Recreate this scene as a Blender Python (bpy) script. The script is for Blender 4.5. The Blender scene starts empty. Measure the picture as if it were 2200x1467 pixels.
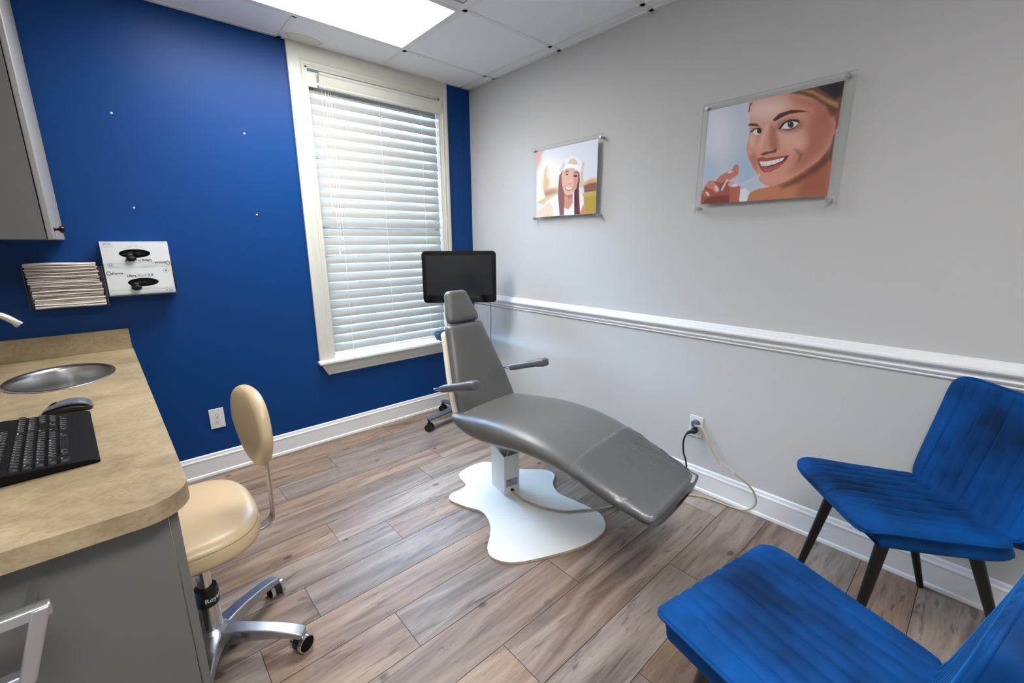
import bpy, math, random
import numpy as np
from mathutils import Matrix, Vector
random.seed(7)
SC = bpy.context.scene
COL = SC.collection
PI = math.pi

# ---------------------------------------------------------------- camera, world, light, exposure
cd = bpy.data.cameras.new('camera'); cam = bpy.data.objects.new('camera', cd); COL.objects.link(cam)
yaw, pitch, roll, FPX = 0.8394, -0.2258, -0.0054, 927.03
f = Vector((math.cos(pitch)*math.cos(yaw), math.cos(pitch)*math.sin(yaw), math.sin(pitch)))
r = f.cross(Vector((0, 0, 1))).normalized(); u = r.cross(f)
r2 = math.cos(roll)*r + math.sin(roll)*u; u2 = -math.sin(roll)*r + math.cos(roll)*u
cam.matrix_world = Matrix(((r2.x, u2.x, -f.x, -2.159), (r2.y, u2.y, -f.y, -2.8749), (r2.z, u2.z, -f.z, 1.3122), (0, 0, 0, 1)))
cd.sensor_width = 36; cd.lens = FPX*36/2200; cd.clip_start = .02
SC.camera = cam
w = bpy.data.worlds.new('sky'); SC.world = w; w.use_nodes = True
bg = w.node_tree.nodes['Background']; bg.inputs[0].default_value = (.42, .66, 1, 1); bg.inputs[1].default_value = 140
LAMP = 12.0          # radiance of the ceiling light lenses
SC.view_settings.view_transform = 'Standard'; SC.view_settings.look = 'None'
SC.view_settings.exposure = 1.5; SC.view_settings.gamma = 1; SC.view_settings.use_curve_mapping = False
SC.cycles.use_denoising = True; SC.cycles.max_bounces = 10; SC.cycles.diffuse_bounces = 6
SC.cycles.transparent_max_bounces = 16; SC.cycles.sample_clamp_indirect = 6
pl = bpy.data.lights.new('window_daylight', 'AREA'); pl.shape = 'RECTANGLE'; pl.size = .92; pl.size_y = 1.78
pl.cycles.is_portal = True
po = bpy.data.objects.new('window_daylight', pl); COL.objects.link(po); po.location = (-.728, .19, 1.435); po.rotation_euler = (-PI/2, 0, 0)

# ---------------------------------------------------------------- helpers
def lin(c):
    return tuple(((v/255)/12.92 if v/255 <= .04045 else ((v/255+.055)/1.055)**2.4) for v in c)
MATS = {}
def mat(name, rgb, rough=.5, metal=0, spec=.5, **k):
    if name in MATS: return MATS[name]
    m = bpy.data.materials.new(name); m.use_nodes = True; nt = m.node_tree
    b = nt.nodes['Principled BSDF']
    c = lin(rgb)
    b.inputs['Base Color'].default_value = (*c, 1); b.inputs['Roughness'].default_value = rough
    b.inputs['Metallic'].default_value = metal; b.inputs['Specular IOR Level'].default_value = spec
    for kk, key in (('coat', 'Coat Weight'), ('sheen', 'Sheen Weight'), ('trans', 'Transmission Weight')):
        if kk in k: b.inputs[key].default_value = k[kk]
    if 'sheen_tint' in k: b.inputs['Sheen Tint'].default_value = (*lin(k['sheen_tint']), 1)
    if 'sheen_rough' in k: b.inputs['Sheen Roughness'].default_value = k['sheen_rough']
    if 'coat_rough' in k: b.inputs['Coat Roughness'].default_value = k['coat_rough']
    tc = nt.nodes.new('ShaderNodeTexCoord')
    if k.get('var'):      # slow colour variation of the material itself
        n = nt.nodes.new('ShaderNodeTexNoise'); n.inputs['Scale'].default_value = k.get('vscale', 4); n.inputs['Detail'].default_value = 4
        nt.links.new(tc.outputs['Object'], n.inputs['Vector'])
        rp = nt.nodes.new('ShaderNodeMix'); rp.data_type = 'RGBA'
        v = k['var']; rp.inputs[6].default_value = (*[x*(1-v) for x in c], 1); rp.inputs[7].default_value = (*[min(1, x*(1+v)) for x in c], 1)
        if k.get('vcon'):
            mr = nt.nodes.new('ShaderNodeMapRange'); mr.inputs[1].default_value = .5-k['vcon']; mr.inputs[2].default_value = .5+k['vcon']; nt.links.new(n.outputs['Fac'], mr.inputs[0]); nt.links.new(mr.outputs[0], rp.inputs[0])
        else: nt.links.new(n.outputs['Fac'], rp.inputs[0])
        nt.links.new(rp.outputs[2], b.inputs['Base Color'])
    if k.get('bump'):
        n = nt.nodes.new('ShaderNodeTexNoise'); n.inputs['Scale'].default_value = k.get('bscale', 200); n.inputs['Detail'].default_value = 3
        nt.links.new(tc.outputs['Object'], n.inputs['Vector'])
        bp = nt.nodes.new('ShaderNodeBump'); bp.inputs['Strength'].default_value = k['bump']; bp.inputs['Distance'].default_value = k.get('bdist', .001)
        nt.links.new(n.outputs['Fac'], bp.inputs['Height']); nt.links.new(bp.outputs['Normal'], b.inputs['Normal'])
    MATS[name] = m
    return m
def clear(name, tint, refl=.08, rough=.03, ior=1.45, bump=0, haze=0):
    m = bpy.data.materials.new(name); m.use_nodes = True; nt = m.node_tree; nt.nodes.clear()
    o = nt.nodes.new('ShaderNodeOutputMaterial'); t = nt.nodes.new('ShaderNodeBsdfTransparent'); t.inputs[0].default_value = (*tint, 1)
    g = nt.nodes.new('ShaderNodeBsdfGlossy'); g.inputs['Roughness'].default_value = rough
    fr = nt.nodes.new('ShaderNodeFresnel'); fr.inputs[0].default_value = ior
    mx = nt.nodes.new('ShaderNodeMixShader'); ma = nt.nodes.new('ShaderNodeMath'); ma.operation = 'ADD'; ma.use_clamp = True; ma.inputs[1].default_value = refl
    nt.links.new(fr.outputs[0], ma.inputs[0]); nt.links.new(ma.outputs[0], mx.inputs[0]); nt.links.new(t.outputs[0], mx.inputs[1]); nt.links.new(g.outputs[0], mx.inputs[2])
    if bump:
        tc = nt.nodes.new('ShaderNodeTexCoord'); n = nt.nodes.new('ShaderNodeTexNoise'); n.inputs['Scale'].default_value = 22; n.inputs['Detail'].default_value = 4; n.inputs['Distortion'].default_value = 1.2
        bp = nt.nodes.new('ShaderNodeBump'); bp.inputs['Strength'].default_value = bump; bp.inputs['Distance'].default_value = .006
        nt.links.new(tc.outputs['Object'], n.inputs['Vector']); nt.links.new(n.outputs['Fac'], bp.inputs['Height'])
        nt.links.new(bp.outputs['Normal'], g.inputs['Normal']); nt.links.new(bp.outputs['Normal'], fr.inputs['Normal'])
    if haze:
        df = nt.nodes.new('ShaderNodeBsdfDiffuse'); df.inputs[0].default_value = (.8, .84, .9, 1); m2 = nt.nodes.new('ShaderNodeMixShader'); m2.inputs[0].default_value = haze
        nt.links.new(mx.outputs[0], m2.inputs[1]); nt.links.new(df.outputs[0], m2.inputs[2]); mx = m2
    nt.links.new(mx.outputs[0], o.inputs[0]); return m
def emit(name, col, s):
    m = bpy.data.materials.new(name); m.use_nodes = True; nt = m.node_tree; nt.nodes.clear()
    o = nt.nodes.new('ShaderNodeOutputMaterial'); e = nt.nodes.new('ShaderNodeEmission'); e.inputs[0].default_value = (*col, 1); e.inputs[1].default_value = s
    # prismatic lens: throws most light straight down
    ge = nt.nodes.new('ShaderNodeNewGeometry'); dt = nt.nodes.new('ShaderNodeVectorMath'); dt.operation = 'DOT_PRODUCT'; nt.links.new(ge.outputs['Incoming'], dt.inputs[0]); nt.links.new(ge.outputs['Normal'], dt.inputs[1])
    ab = nt.nodes.new('ShaderNodeMath'); ab.operation = 'ABSOLUTE'; nt.links.new(dt.outputs['Value'], ab.inputs[0])
    pw = nt.nodes.new('ShaderNodeMath'); pw.operation = 'POWER'; pw.inputs[1].default_value = 1.6; nt.links.new(ab.outputs[0], pw.inputs[0])
    mu = nt.nodes.new('ShaderNodeMath'); mu.operation = 'MULTIPLY_ADD'; mu.inputs[1].default_value = s*.74; mu.inputs[2].default_value = s*.26; nt.links.new(pw.outputs[0], mu.inputs[0]); nt.links.new(mu.outputs[0], e.inputs[1])
    nt.links.new(e.outputs[0], o.inputs[0]); return m

class G:
    """collects shapes and links them as one mesh object"""
    def __init__(s): s.v = []; s.f = []; s.m = []; s.xf = Matrix(); s.mi = 0
    def add(s, vs, fs, mi=None):
        b = len(s.v); s.v += [tuple(s.xf @ Vector(p)) for p in vs]
        s.f += [[b+i for i in q] for q in fs]; s.m += [s.mi if mi is None else mi]*len(fs); return s
    def box(s, x0, x1, y0, y1, z0, z1, mi=None):
        return s.add([(x, y, z) for x in (x0, x1) for y in (y0, y1) for z in (z0, z1)],
            [(0, 1, 3, 2), (4, 6, 7, 5), (0, 4, 5, 1), (2, 3, 7, 6), (0, 2, 6, 4), (1, 5, 7, 3)], mi)
    def loft(s, rings, cap=True, mi=None, closed=False):
        n = len(rings[0]); vs = [p for q in rings for p in q]; fs = []
        k = len(rings)
        for i in range(k if closed else k-1):
            a = i*n; b = ((i+1) % k)*n
            for j in range(n): fs.append((a+j, a+(j+1) % n, b+(j+1) % n, b+j))
        if cap and not closed: fs.append(tuple(range(n))[::-1]); fs.append(tuple((k-1)*n+j for j in range(n)))
        return s.add(vs, fs, mi)
    def tube(s, pts, rad, n=10, mi=None, smooth=0, flat=1, up=None, cap=True):
        pts = [Vector(p) for p in pts]
        if smooth: pts = catmull(pts, smooth)
        rings = []; T0 = None; N = None
        for i, p in enumerate(pts):
            t = (pts[min(i+1, len(pts)-1)]-pts[max(i-1, 0)]).normalized()
            if N is None:
                N = t.cross(Vector(up) if up else (Vector((0, 0, 1)) if abs(t.z) < .9 else Vector((1, 0, 0)))).normalized()
            else:
                N = (N - t*N.dot(t)).normalized()
            B = t.cross(N); rr = rad[min(i, len(rad)-1)] if isinstance(rad, (list, tuple)) else rad
            rings.append([tuple(p + N*rr*math.cos(a) + B*rr*flat*math.sin(a)) for a in [2*PI*j/n for j in range(n)]])
        return s.loft(rings, cap, mi)
    def prism(s, poly, d, mi=None, mi_side=None):
        """poly: list of 3D points; d: extrusion vector"""
        n = len(poly); d = Vector(d); vs = [tuple(p) for p in poly]+[tuple(Vector(p)+d) for p in poly]
        s.add(vs, [tuple(range(n))[::-1], tuple(range(n, 2*n))], mi)
        return s.add(vs, [(j, (j+1) % n, n+(j+1) % n, n+j) for j in range(n)], mi if mi_side is None else mi_side)
    def lathe(s, prof, c=(0, 0, 0), n=32, mi=None, sx=1, sy=1):
        rings = [[(c[0]+sx*rr*math.cos(2*PI*j/n), c[1]+sy*rr*math.sin(2*PI*j/n), c[2]+z) for j in range(n)] for rr, z in prof]
        return s.loft(rings, True, mi)
    def cyl(s, a, b, rad, n=20, mi=None): return s.tube([a, b], rad, n, mi)
    def build(s, name, mats, parent=None, bevel=0, seg=2, sm=35, sub=0):
        me = bpy.data.meshes.new(name); me.from_pydata(s.v, [], s.f); me.update()
        mats = mats if isinstance(mats, (list, tuple)) else [mats]
        for m in mats: me.materials.append(m)
        if len(mats) > 1:
            for p, i in zip(me.polygons, s.m): p.material_index = i
        o = bpy.data.objects.new(name, me); COL.objects.link(o)
        if parent: o.parent = parent
        import bmesh
        bm = bmesh.new(); bm.from_mesh(me); bmesh.ops.recalc_face_normals(bm, faces=bm.faces); bm.to_mesh(me); bm.free()
        if sm:
            for p in me.polygons: p.use_smooth = True
            me.set_sharp_from_angle(angle=math.radians(sm))
        if bevel:
            q = o.modifiers.new('bevel', 'BEVEL'); q.width = bevel; q.segments = seg; q.limit_method = 'ANGLE'; q.angle_limit = math.radians(40)
            q.harden_normals = False
        if sub:
            q = o.modifiers.new('subdivision', 'SUBSURF'); q.levels = sub; q.render_levels = sub
        return o
def catmull(P, n=6, closed=False):
    P = [Vector(p) for p in P]; out = []; k = len(P)
    for i in range(k if closed else k-1):
        if closed: a, b, c, d = P[i-1], P[i], P[(i+1) % k], P[(i+2) % k]
        else: a, b, c, d = P[max(i-1, 0)], P[i], P[i+1], P[min(i+2, k-1)]
        for j in range(n):
            t = j/n; out.append(.5*((2*b)+(c-a)*t+(2*a-5*b+4*c-d)*t*t+(3*b-a-3*c+d)*t**3))
    if not closed: out.append(P[-1])
    return out
def lerp(tab, x):
    if x <= tab[0][0]: return tab[0][1]
    for (a, va), (b, vb) in zip(tab, tab[1:]):
        if x <= b:
            t = (x-a)/(b-a); return va+(vb-va)*t
    return tab[-1][1]
def smooth_tab(tab, n=6):
    return [(p.x, p.y) for p in catmull([(a, b, 0) for a, b in tab], n)]
def rrect(w, h, r, n=5):
    """rounded rectangle, half sizes w,h"""
    out = []
    for cx, cy, a0 in ((w-r, h-r, 0), (-w+r, h-r, PI/2), (-w+r, -h+r, PI), (w-r, -h+r, 1.5*PI)):
        for i in range(n+1):
            a = a0+PI/2*i/n; out.append((cx+r*math.cos(a), cy+r*math.sin(a)))
    return out
def empty(name, label, cat, loc=(0, 0, 0), rz=0, group=None):
    o = bpy.data.objects.new(name, None); COL.objects.link(o); o.location = loc; o.rotation_euler = (0, 0, rz)
    o['label'] = label; o['category'] = cat
    if group: o['group'] = group
    return o
def tag(o, label, cat, group=None):
    o['label'] = label; o['category'] = cat
    if group: o['group'] = group
    return o
def struct(o): o['kind'] = 'structure'; return o
_fontcache = {}
def text(g, body, size, origin, right, up, depth=.0004, mi=None, align='CENTER', bold=0, wrap=None):
    """flat raised lettering as mesh faces"""
    key = (body, align, bold)
    if key not in _fontcache:
        c = bpy.data.curves.new('lettering', 'FONT'); c.body = body; c.size = 1; c.align_x = align; c.align_y = 'CENTER'; c.resolution_u = 3; c.offset = bold
        o = bpy.data.objects.new('lettering', c); COL.objects.link(o)
        dg = bpy.context.evaluated_depsgraph_get(); me = bpy.data.meshes.new_from_object(o.evaluated_get(dg))
        _fontcache[key] = ([tuple(v.co) for v in me.vertices], [tuple(p.vertices) for p in me.polygons])
        bpy.data.objects.remove(o); bpy.data.curves.remove(c); bpy.data.meshes.remove(me)
    vs, fs = _fontcache[key]
    R = Vector(right).normalized(); U = Vector(up).normalized(); N = R.cross(U); O = Vector(origin)
    out = [O+R*(x*size)+U*(y*size)+N*depth for x, y, z in vs] if wrap is None else [wrap(x*size, y*size) for x, y, z in vs]
    g.add([tuple(p) for p in out], fs, mi)
def copy_tree(o, parent=None, depth=0):
    c = o.copy(); COL.objects.link(c)
    if parent: c.parent = parent
    for ch in [x for x in o.children]: copy_tree(ch, c)
    return c

# ---------------------------------------------------------------- materials
white = mat('white_paint', (226, 227, 228), .35, bump=.05, bscale=60)
cream = mat('cream_trim_paint', (200, 198, 188), .38, bump=.06, bscale=60)
gray_wall = mat('grey_wall_paint', (192, 192, 191), .6, bump=.08, bscale=350)
blue_wall = mat('blue_wall_paint', (3, 56, 116), .45, spec=.22, bump=.08, bscale=350)
chrome = mat('chrome', (225, 227, 230), .12, 1)
brushed = mat('brushed_steel', (190, 190, 190), .27, 1, bump=.03, bscale=300)
alu = mat('cast_aluminium', (188, 192, 198), .3, 1, var=.1, vscale=20)
blk = mat('black_plastic', (16, 16, 17), .4)
blk2 = mat('satin_black_plastic', (11, 11, 12), .75, spec=.15)
rubber = mat('black_rubber', (20, 20, 21), .7)
lam = mat('grey_laminate', (103, 103, 99), .5, var=.02)
grayv = mat('grey_vinyl', (93, 93, 91), .36, spec=.55, bump=.12, bscale=900, bdist=.0004)
tanv = mat('tan_vinyl', (205, 181, 145), .32, spec=.5, bump=.1, bscale=900, bdist=.0004)
whitem = mat('white_enamel', (216, 216, 213), .35)
ivory = mat('ivory_plastic', (214, 208, 192), .45)
# ---------------------------------------------------------------- floor
SEAM = [0.0, -.05, -.225, -.407, -.58, -.7455, -.917, -1.09, -1.265, -1.4465, -1.61, -1.792, -1.972, -2.155, -2.33, -2.51, -2.69, -2.87, -3.05, -3.23, -3.41, -3.59, -3.77, -3.95, -4.13, -4.3]
JOINT = [-.4, -.9, -1.364, -.47, -.832, -1.009, -1.608, -1.386, -1.811, -2.006, -1.604, -.998, -1.396, -.638, -1.145, -.35, -1.7, -.9, -1.3, -.2, -1.0, -.7, -1.5, -.4, -1.1]
XL, YF, H = -2.66, -4.3, 2.428
def floor_material():
    m = bpy.data.materials.new('wood_plank_floor'); m.use_nodes = True; nt = m.node_tree; b = nt.nodes['Principled BSDF']; N = nt.nodes.new; L = nt.links.new
    tc = N('ShaderNodeTexCoord'); at = N('ShaderNodeAttribute'); at.attribute_name = 'plank'
    mp = N('ShaderNodeMapping'); mp.inputs['Scale'].default_value = (1, 8, 1); L(tc.outputs['Object'], mp.inputs[0])
    sc = N('ShaderNodeVectorMath'); sc.operation = 'SCALE'; sc.inputs['Scale'].default_value = 37; L(at.outputs['Color'], sc.inputs[0])
    ad = N('ShaderNodeVectorMath'); L(mp.outputs[0], ad.inputs[0]); L(sc.outputs[0], ad.inputs[1])
    def noise(scale, det, dist=0, rough=.55):
        n = N('ShaderNodeTexNoise'); n.inputs['Scale'].default_value = scale; n.inputs['Detail'].default_value = det; n.inputs['Distortion'].default_value = dist; n.inputs['Roughness'].default_value = rough
        L(ad.outputs[0], n.inputs['Vector']); return n
    def ramp(src, stops):
        r = N('ShaderNodeValToRGB'); e = r.color_ramp.elements
        while len(e) < len(stops): e.new(.5)
        for el, (p, c) in zip(e, stops): el.position = p; el.color = (*lin(c), 1)
        L(src, r.inputs[0]); return r
    def mix(t, fac, a, b_):
        n = N('ShaderNodeMix'); n.data_type = 'RGBA'; n.blend_type = t
        if isinstance(fac, (int, float)): n.inputs[0].default_value = fac
        else: L(fac, n.inputs[0])
        L(a, n.inputs[6]); L(b_, n.inputs[7]); return n.outputs[2]
    n1 = noise(1.6, 5, 1.2); base = ramp(n1.outputs['Fac'], [(.28, (98, 80, 70)), (.45, (130, 110, 96)), (.6, (150, 130, 114)), (.8, (170, 152, 136))])
    n2 = noise(11, 8, .6, .7); gr = ramp(n2.outputs['Fac'], [(.3, (178, 170, 164)), (.5, (240, 238, 236)), (.75, (255, 255, 255))])
    c = mix('MULTIPLY', .55, base.outputs[0], gr.outputs[0])
    n3 = noise(2.6, 4, 2.2, .6); dk = ramp(n3.outputs['Fac'], [(.60, (255, 255, 255)), (.66, (170, 155, 146)), (.74, (96, 82, 76))])
    c = mix('MULTIPLY', .6, c, dk.outputs[0])
    mp2 = N('ShaderNodeMapping'); mp2.inputs['Scale'].default_value = (5, 8, 1); L(tc.outputs['Object'], mp2.inputs[0])
    vo = N('ShaderNodeTexVoronoi'); vo.inputs['Scale'].default_value = .9; L(mp2.outputs[0], vo.inputs['Vector'])
    kn = ramp(vo.outputs['Distance'], [(.0, (58, 42, 36)), (.05, (92, 72, 62)), (.11, (255, 255, 255))])
    c = mix('MULTIPLY', .75, c, kn.outputs[0])
    hs = N('ShaderNodeHueSaturation'); ma = N('ShaderNodeMath'); ma.operation = 'MULTIPLY_ADD'; ma.inputs[1].default_value = .26; ma.inputs[2].default_value = .87
    sp = N('ShaderNodeSeparateColor'); L(at.outputs['Color'], sp.inputs[0]); L(sp.outputs[0], ma.inputs[0]); L(ma.outputs[0], hs.inputs['Value']); L(c, hs.inputs['Color'])
    ms = N('ShaderNodeMath'); ms.operation = 'MULTIPLY_ADD'; ms.inputs[1].default_value = .5; ms.inputs[2].default_value = .65; L(sp.outputs[1], ms.inputs[0]); L(ms.outputs[0], hs.inputs['Saturation'])
    gz = N('ShaderNodeMath'); gz.operation = 'LESS_THAN'; gz.inputs[1].default_value = -.0006
    sx = N('ShaderNodeSeparateXYZ'); L(tc.outputs['Object'], sx.inputs[0]); L(sx.outputs[2], gz.inputs[0])
    dkc = N('ShaderNodeRGB'); dkc.outputs[0].default_value = (*lin((48, 38, 34)), 1)
    c = mix('MIX', gz.outputs[0], hs.outputs[0], dkc.outputs[0])
    L(c, b.inputs['Base Color']); b.inputs['Roughness'].default_value = .5; b.inputs['Specular IOR Level'].default_value = .35
    bp = N('ShaderNodeBump'); bp.inputs['Strength'].default_value = .25; bp.inputs['Distance'].default_value = .0012; L(n2.outputs['Fac'], bp.inputs['Height']); L(bp.outputs[0], b.inputs['Normal'])
    return m
g = G(); pid = []
g.box(XL, .0, YF, 0, -.05, -.0016); pid += [(0, 0, 0)]*6
GAP = .0011
for i in range(len(SEAM)-1):
    ya, yb = SEAM[i], SEAM[i+1]; xs = sorted([JOINT[i]+k*1.22 for k in range(-3, 4) if XL < JOINT[i]+k*1.22 < 0]); xs = [XL]+xs+[0]
    for a, c in zip(xs, xs[1:]):
        g.add([(a+GAP, yb+GAP, 0), (c-GAP, yb+GAP, 0), (c-GAP, ya-GAP, 0), (a+GAP, ya-GAP, 0), (a+GAP, yb+GAP, -.0016), (c-GAP, yb+GAP, -.0016), (c-GAP, ya-GAP, -.0016), (a+GAP, ya-GAP, -.0016)],
              [(0, 1, 2, 3), (0, 4, 5, 1), (1, 5, 6, 2), (2, 6, 7, 3), (3, 7, 4, 0)])
        cc = (random.random(), random.random(), random.random()); pid += [cc]*5
fl = struct(g.build('floor', floor_material(), sm=0))
ca = fl.data.color_attributes.new('plank', 'FLOAT_COLOR', 'CORNER')
for p, c in zip(fl.data.polygons, pid):
    for li in p.loop_indices: ca.data[li].color = (*c, 1)

# ---------------------------------------------------------------- walls
WX0, WX1, WZ0, WZ1 = -1.185, -.272, .562, 2.318      # window opening
g = G(); g.box(XL-.2, WX0, 0, .14, 0, H+.4); g.box(WX1, .12, 0, .14, 0, H+.4); g.box(WX0, WX1, 0, .14, 0, WZ0); g.box(WX0, WX1, 0, .14, WZ1, H+.4)
struct(g.build('wall_back', blue_wall, sm=0))
g = G(); g.box(0, .12, YF-.12, 0, 0, H+.4); struct(g.build('wall_right', gray_wall, sm=0))
g = G(); g.box(XL-.12, XL, YF-.12, 0, 0, H+.4); struct(g.build('wall_left', gray_wall, sm=0))
g = G(); g.box(XL, 0, YF-.12, YF, 0, H+.4); struct(g.build('wall_front', gray_wall, sm=0))
# baseboards: tall board with moulded cap and a quarter round at the floor
PROF = [(0, 0), (.020, 0), (.020, .006), (.0175, .014), (.013, .018), (.013, .098), (.0145, .101), (.0145, .107), (.0105, .112), (.0085, .119), (.0085, .124), (.005, .129), (0, .130)]
def board(name, a, b_, nrm, prof, m, z0=0):
    g = G(); n = Vector(nrm)
    g.loft([[tuple(Vector(p)+n*d+Vector((0, 0, z0+z))) for d, z in prof] for p in (a, b_)]); return struct(g.build(name, m, sm=20))
board('baseboard_back', (-2.15, 0, 0), (-.0, 0, 0), (0, -1, 0), PROF, white)
board('baseboard_right', (0, -.0, 0), (0, YF, 0), (-1, 0, 0), PROF, white)
board('baseboard_left', (XL, -1.9, 0), (XL, YF, 0), (1, 0, 0), PROF, white)
board('baseboard_front', (XL, YF, 0), (0, YF, 0), (0, 1, 0), PROF, white)
RAIL = [(0, 0), (.006, .001), (.009, .006), (.006, .010), (.008, .013), (.014, .018), (.017, .024), (.013, .030), (.012, .036), (.022, .044), (.031, .049), (.034, .055), (.033, .062), (.026, .066), (.022, .069), (.020, .075), (.012, .079), (.010, .086), (.004, .090), (0, .090)]
board('trim_1', (0, 0, 0), (0, YF, 0), (-1, 0, 0), RAIL, white, .824)

# ---------------------------------------------------------------- ceiling: tiles, grid, lights, air diffuser
def ceiling_material():
    m = bpy.data.materials.new('ceiling_tile'); m.use_nodes = True; nt = m.node_tree; b = nt.nodes['Principled BSDF']; N = nt.nodes.new; L = nt.links.new
    tc = N('ShaderNodeTexCoord'); n = N('ShaderNodeTexNoise'); n.inputs['Scale'].default_value = 500; L(tc.outputs['Object'], n.inputs['Vector'])
    bp = N('ShaderNodeBump'); bp.inputs['Strength'].default_value = .2; bp.inputs['Distance'].default_value = .001; L(n.outputs['Fac'], bp.inputs['Height']); L(bp.outputs[0], b.inputs['Normal'])
    # old water stain over the window
    n2 = N('ShaderNodeTexNoise'); n2.inputs['Scale'].default_value = 9; n2.inputs['Detail'].default_value = 3; L(tc.outputs['Object'], n2.inputs['Vector'])
    sb = N('ShaderNodeVectorMath'); sb.operation = 'SUBTRACT'; sb.inputs[1].default_value = (-1.19, -.062, 2.428); L(tc.outputs['Object'], sb.inputs[0])
    sc = N('ShaderNodeVectorMath'); sc.operation = 'MULTIPLY'; sc.inputs[1].default_value = (1, 1.5, 0); L(sb.outputs[0], sc.inputs[0])
    ln = N('ShaderNodeVectorMath'); ln.operation = 'LENGTH'; L(sc.outputs[0], ln.inputs[0])
    ma = N('ShaderNodeMath'); ma.operation = 'MULTIPLY_ADD'; ma.inputs[1].default_value = .09; L(n2.outputs['Fac'], ma.inputs[0]); L(ln.outputs['Value'], ma.inputs[2])
    r = N('ShaderNodeValToRGB'); e = r.color_ramp.elements; e.new(.5); e.new(.5)
    for el, (p, c) in zip(e, [(.0, (222, 220, 216)), (.122, (220, 217, 211)), (.133, (206, 196, 184)), (.142, (234, 237, 243))]): el.position = p; el.color = (*lin(c), 1)
    L(ma.outputs[0], r.inputs[0]); L(r.outputs[0], b.inputs['Base Color']); b.inputs['Roughness'].default_value = .9; b.inputs['Specular IOR Level'].default_value = .1
    return m
g = G(); g.box(XL-.1, .1, YF-.1, .1, H, H+.02); struct(g.build('ceiling', ceiling_material(), sm=0))
GX = [-.089-.6096*k for k in range(0, 5)]; GY = [-.305-.6096*k for k in range(0, 7)]
g = G(); zb = H-.004
for x in GX:
    if x < XL: continue
    if abs(x-(-.089-.6096*2)) < .01: segs = [(YF, -.9146), (-.305, 0)]
    elif abs(x-(-.089-.6096*3)) < .01: segs = [(-2.7434, 0), (YF, -3.353)]
    else: segs = [(YF, 0)]
    for a, c in segs: g.box(x-.012, x+.012, a, c, zb, H+.001)
for y in GY: g.box(XL, 0, y-.012, y+.012, zb, H+.001)
g.box(XL, 0, -.022, 0, zb, H+.001); g.box(-.022, 0, YF, 0, zb, H+.001); g.box(XL, XL+.022, YF, 0, zb, H+.001)
struct(g.build('trim_2', white, sm=0))
lens = emit('glowing_lens', (1, .988, .975), LAMP)
def troffer(y0, label, kx=0):
    x0, x1 = -.089-.6096*(3+kx), -.089-.6096*(1+kx); y1 = y0-.6096
    t = empty('ceiling_light', label, 'ceiling light', ((x0+x1)/2, (y0+y1)/2, H), 0, )
    hx, hy = .6096-.014, .3048-.014
    g = G(); b_ = .022
    for a in ((-hx, hx, -hy, -hy+b_), (-hx, hx, hy-b_, hy), (-hx, -hx+b_, -hy+b_, hy-b_), (hx-b_, hx, -hy+b_, hy-b_)): g.box(*a, -.007, -.0005)
    g.build('frame', white, t, bevel=.0015)
    g = G(); g.box(-hx+b_, hx-b_, -hy+b_, hy-b_, -.004, -.0008); g.build('diffuser', lens, t, sm=0)
troffer(-.305, 'long bright ceiling light panel above the window')
troffer(-.305-.6096*4, 'ceiling light panel behind the viewer above the open floor', 1)
t = empty('air_diffuser', 'square stepped white air vent beside the ceiling light', 'air vent', (-.089-.6096*1.5, -.305-.6096*1.5, H))
g = G(); hs = .29
for k in range(5):
    a = hs-.052*k; g.loft([[(sx*q, sy*q, z) for sx, sy in ((-1, -1), (1, -1), (1, 1), (-1, 1))] for q, z in ((a, -.001), (a-.004, -.012), (a-.03, -.004-.001*k))], cap=False)
g.build('louver', white, t, sm=0)
g = G(); g.box(-.05, .05, -.05, .05, -.012, -.001); g.build('center_plate', white, t, bevel=.003)

# ---------------------------------------------------------------- window
wroot = struct(bpy.data.objects.new('window_1', None)); COL.objects.link(wroot); wroot.location = (-.728, 0, WZ0)
wx, wz = -.728, WZ0
def W(gg): gg.xf = Matrix.Translation((-wx, 0, -wz)); return gg
CAS = [(0, 0), (0, .016), (.012, .020), (.030, .020), (.044, .016), (.058, .0155), (.066, .019), (.074, .013), (.084, .012), (.088, .009), (.092, .009), (.092, 0)]  # (across from outer edge, depth)
g = W(G())
xo0, xo1, zt = WX0-.092, WX1+.060, H-.0045
def casing_ring(corner):
    # returns section points for a path corner: inner/outer offset by side
    out = []
    for a, d in CAS:
        if corner == 0: out.append((xo0+a, -d, WZ0))
        if corner == 1: out.append((xo0+a, -d, zt-a*1.18))
        if corner == 2: out.append((xo1-a*.652, -d, zt-a*1.18))
        if corner == 3: out.append((xo1-a*.652, -d, WZ0))
    return out
g.loft([casing_ring(i) for i in range(4)]); g.build('casing', cream, wroot, sm=20)
g = W(G())
g.box(WX0-.004, WX0+.012, -.006, .138, WZ0, WZ1+.004); g.box(WX1-.012, WX1+.004, -.006, .138, WZ0, WZ1+.004); g.box(WX0, WX1, -.006, .138, WZ1-.012, WZ1+.004); g.build('jamb', cream, wroot)
g = W(G())
g.box(-1.29, -.165, -.052, -.0005, .538, .5625); g.box(WX0+.002, WX1-.002, -.001, .13, .538, .5625); g.build('stool', white, wroot, bevel=.008, seg=3)
g = W(G())
AP = [(0, 0), (.014, 0), (.014, .004), (.010, .014), (.010, .02), (.013, .024), (.013, .05), (.016, .065), (.020, .074), (.022, .078), (0, .078)]
rings = []
for x, s_ in ((-1.272, -1), (-.19, 1)):
    rings.append([(x+(-s_)*(0.55*(.078-z)), -d, .460+z) for d, z in AP])
g.loft(rings); g.build('apron', cream, wroot, sm=20)
g = W(G())
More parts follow.
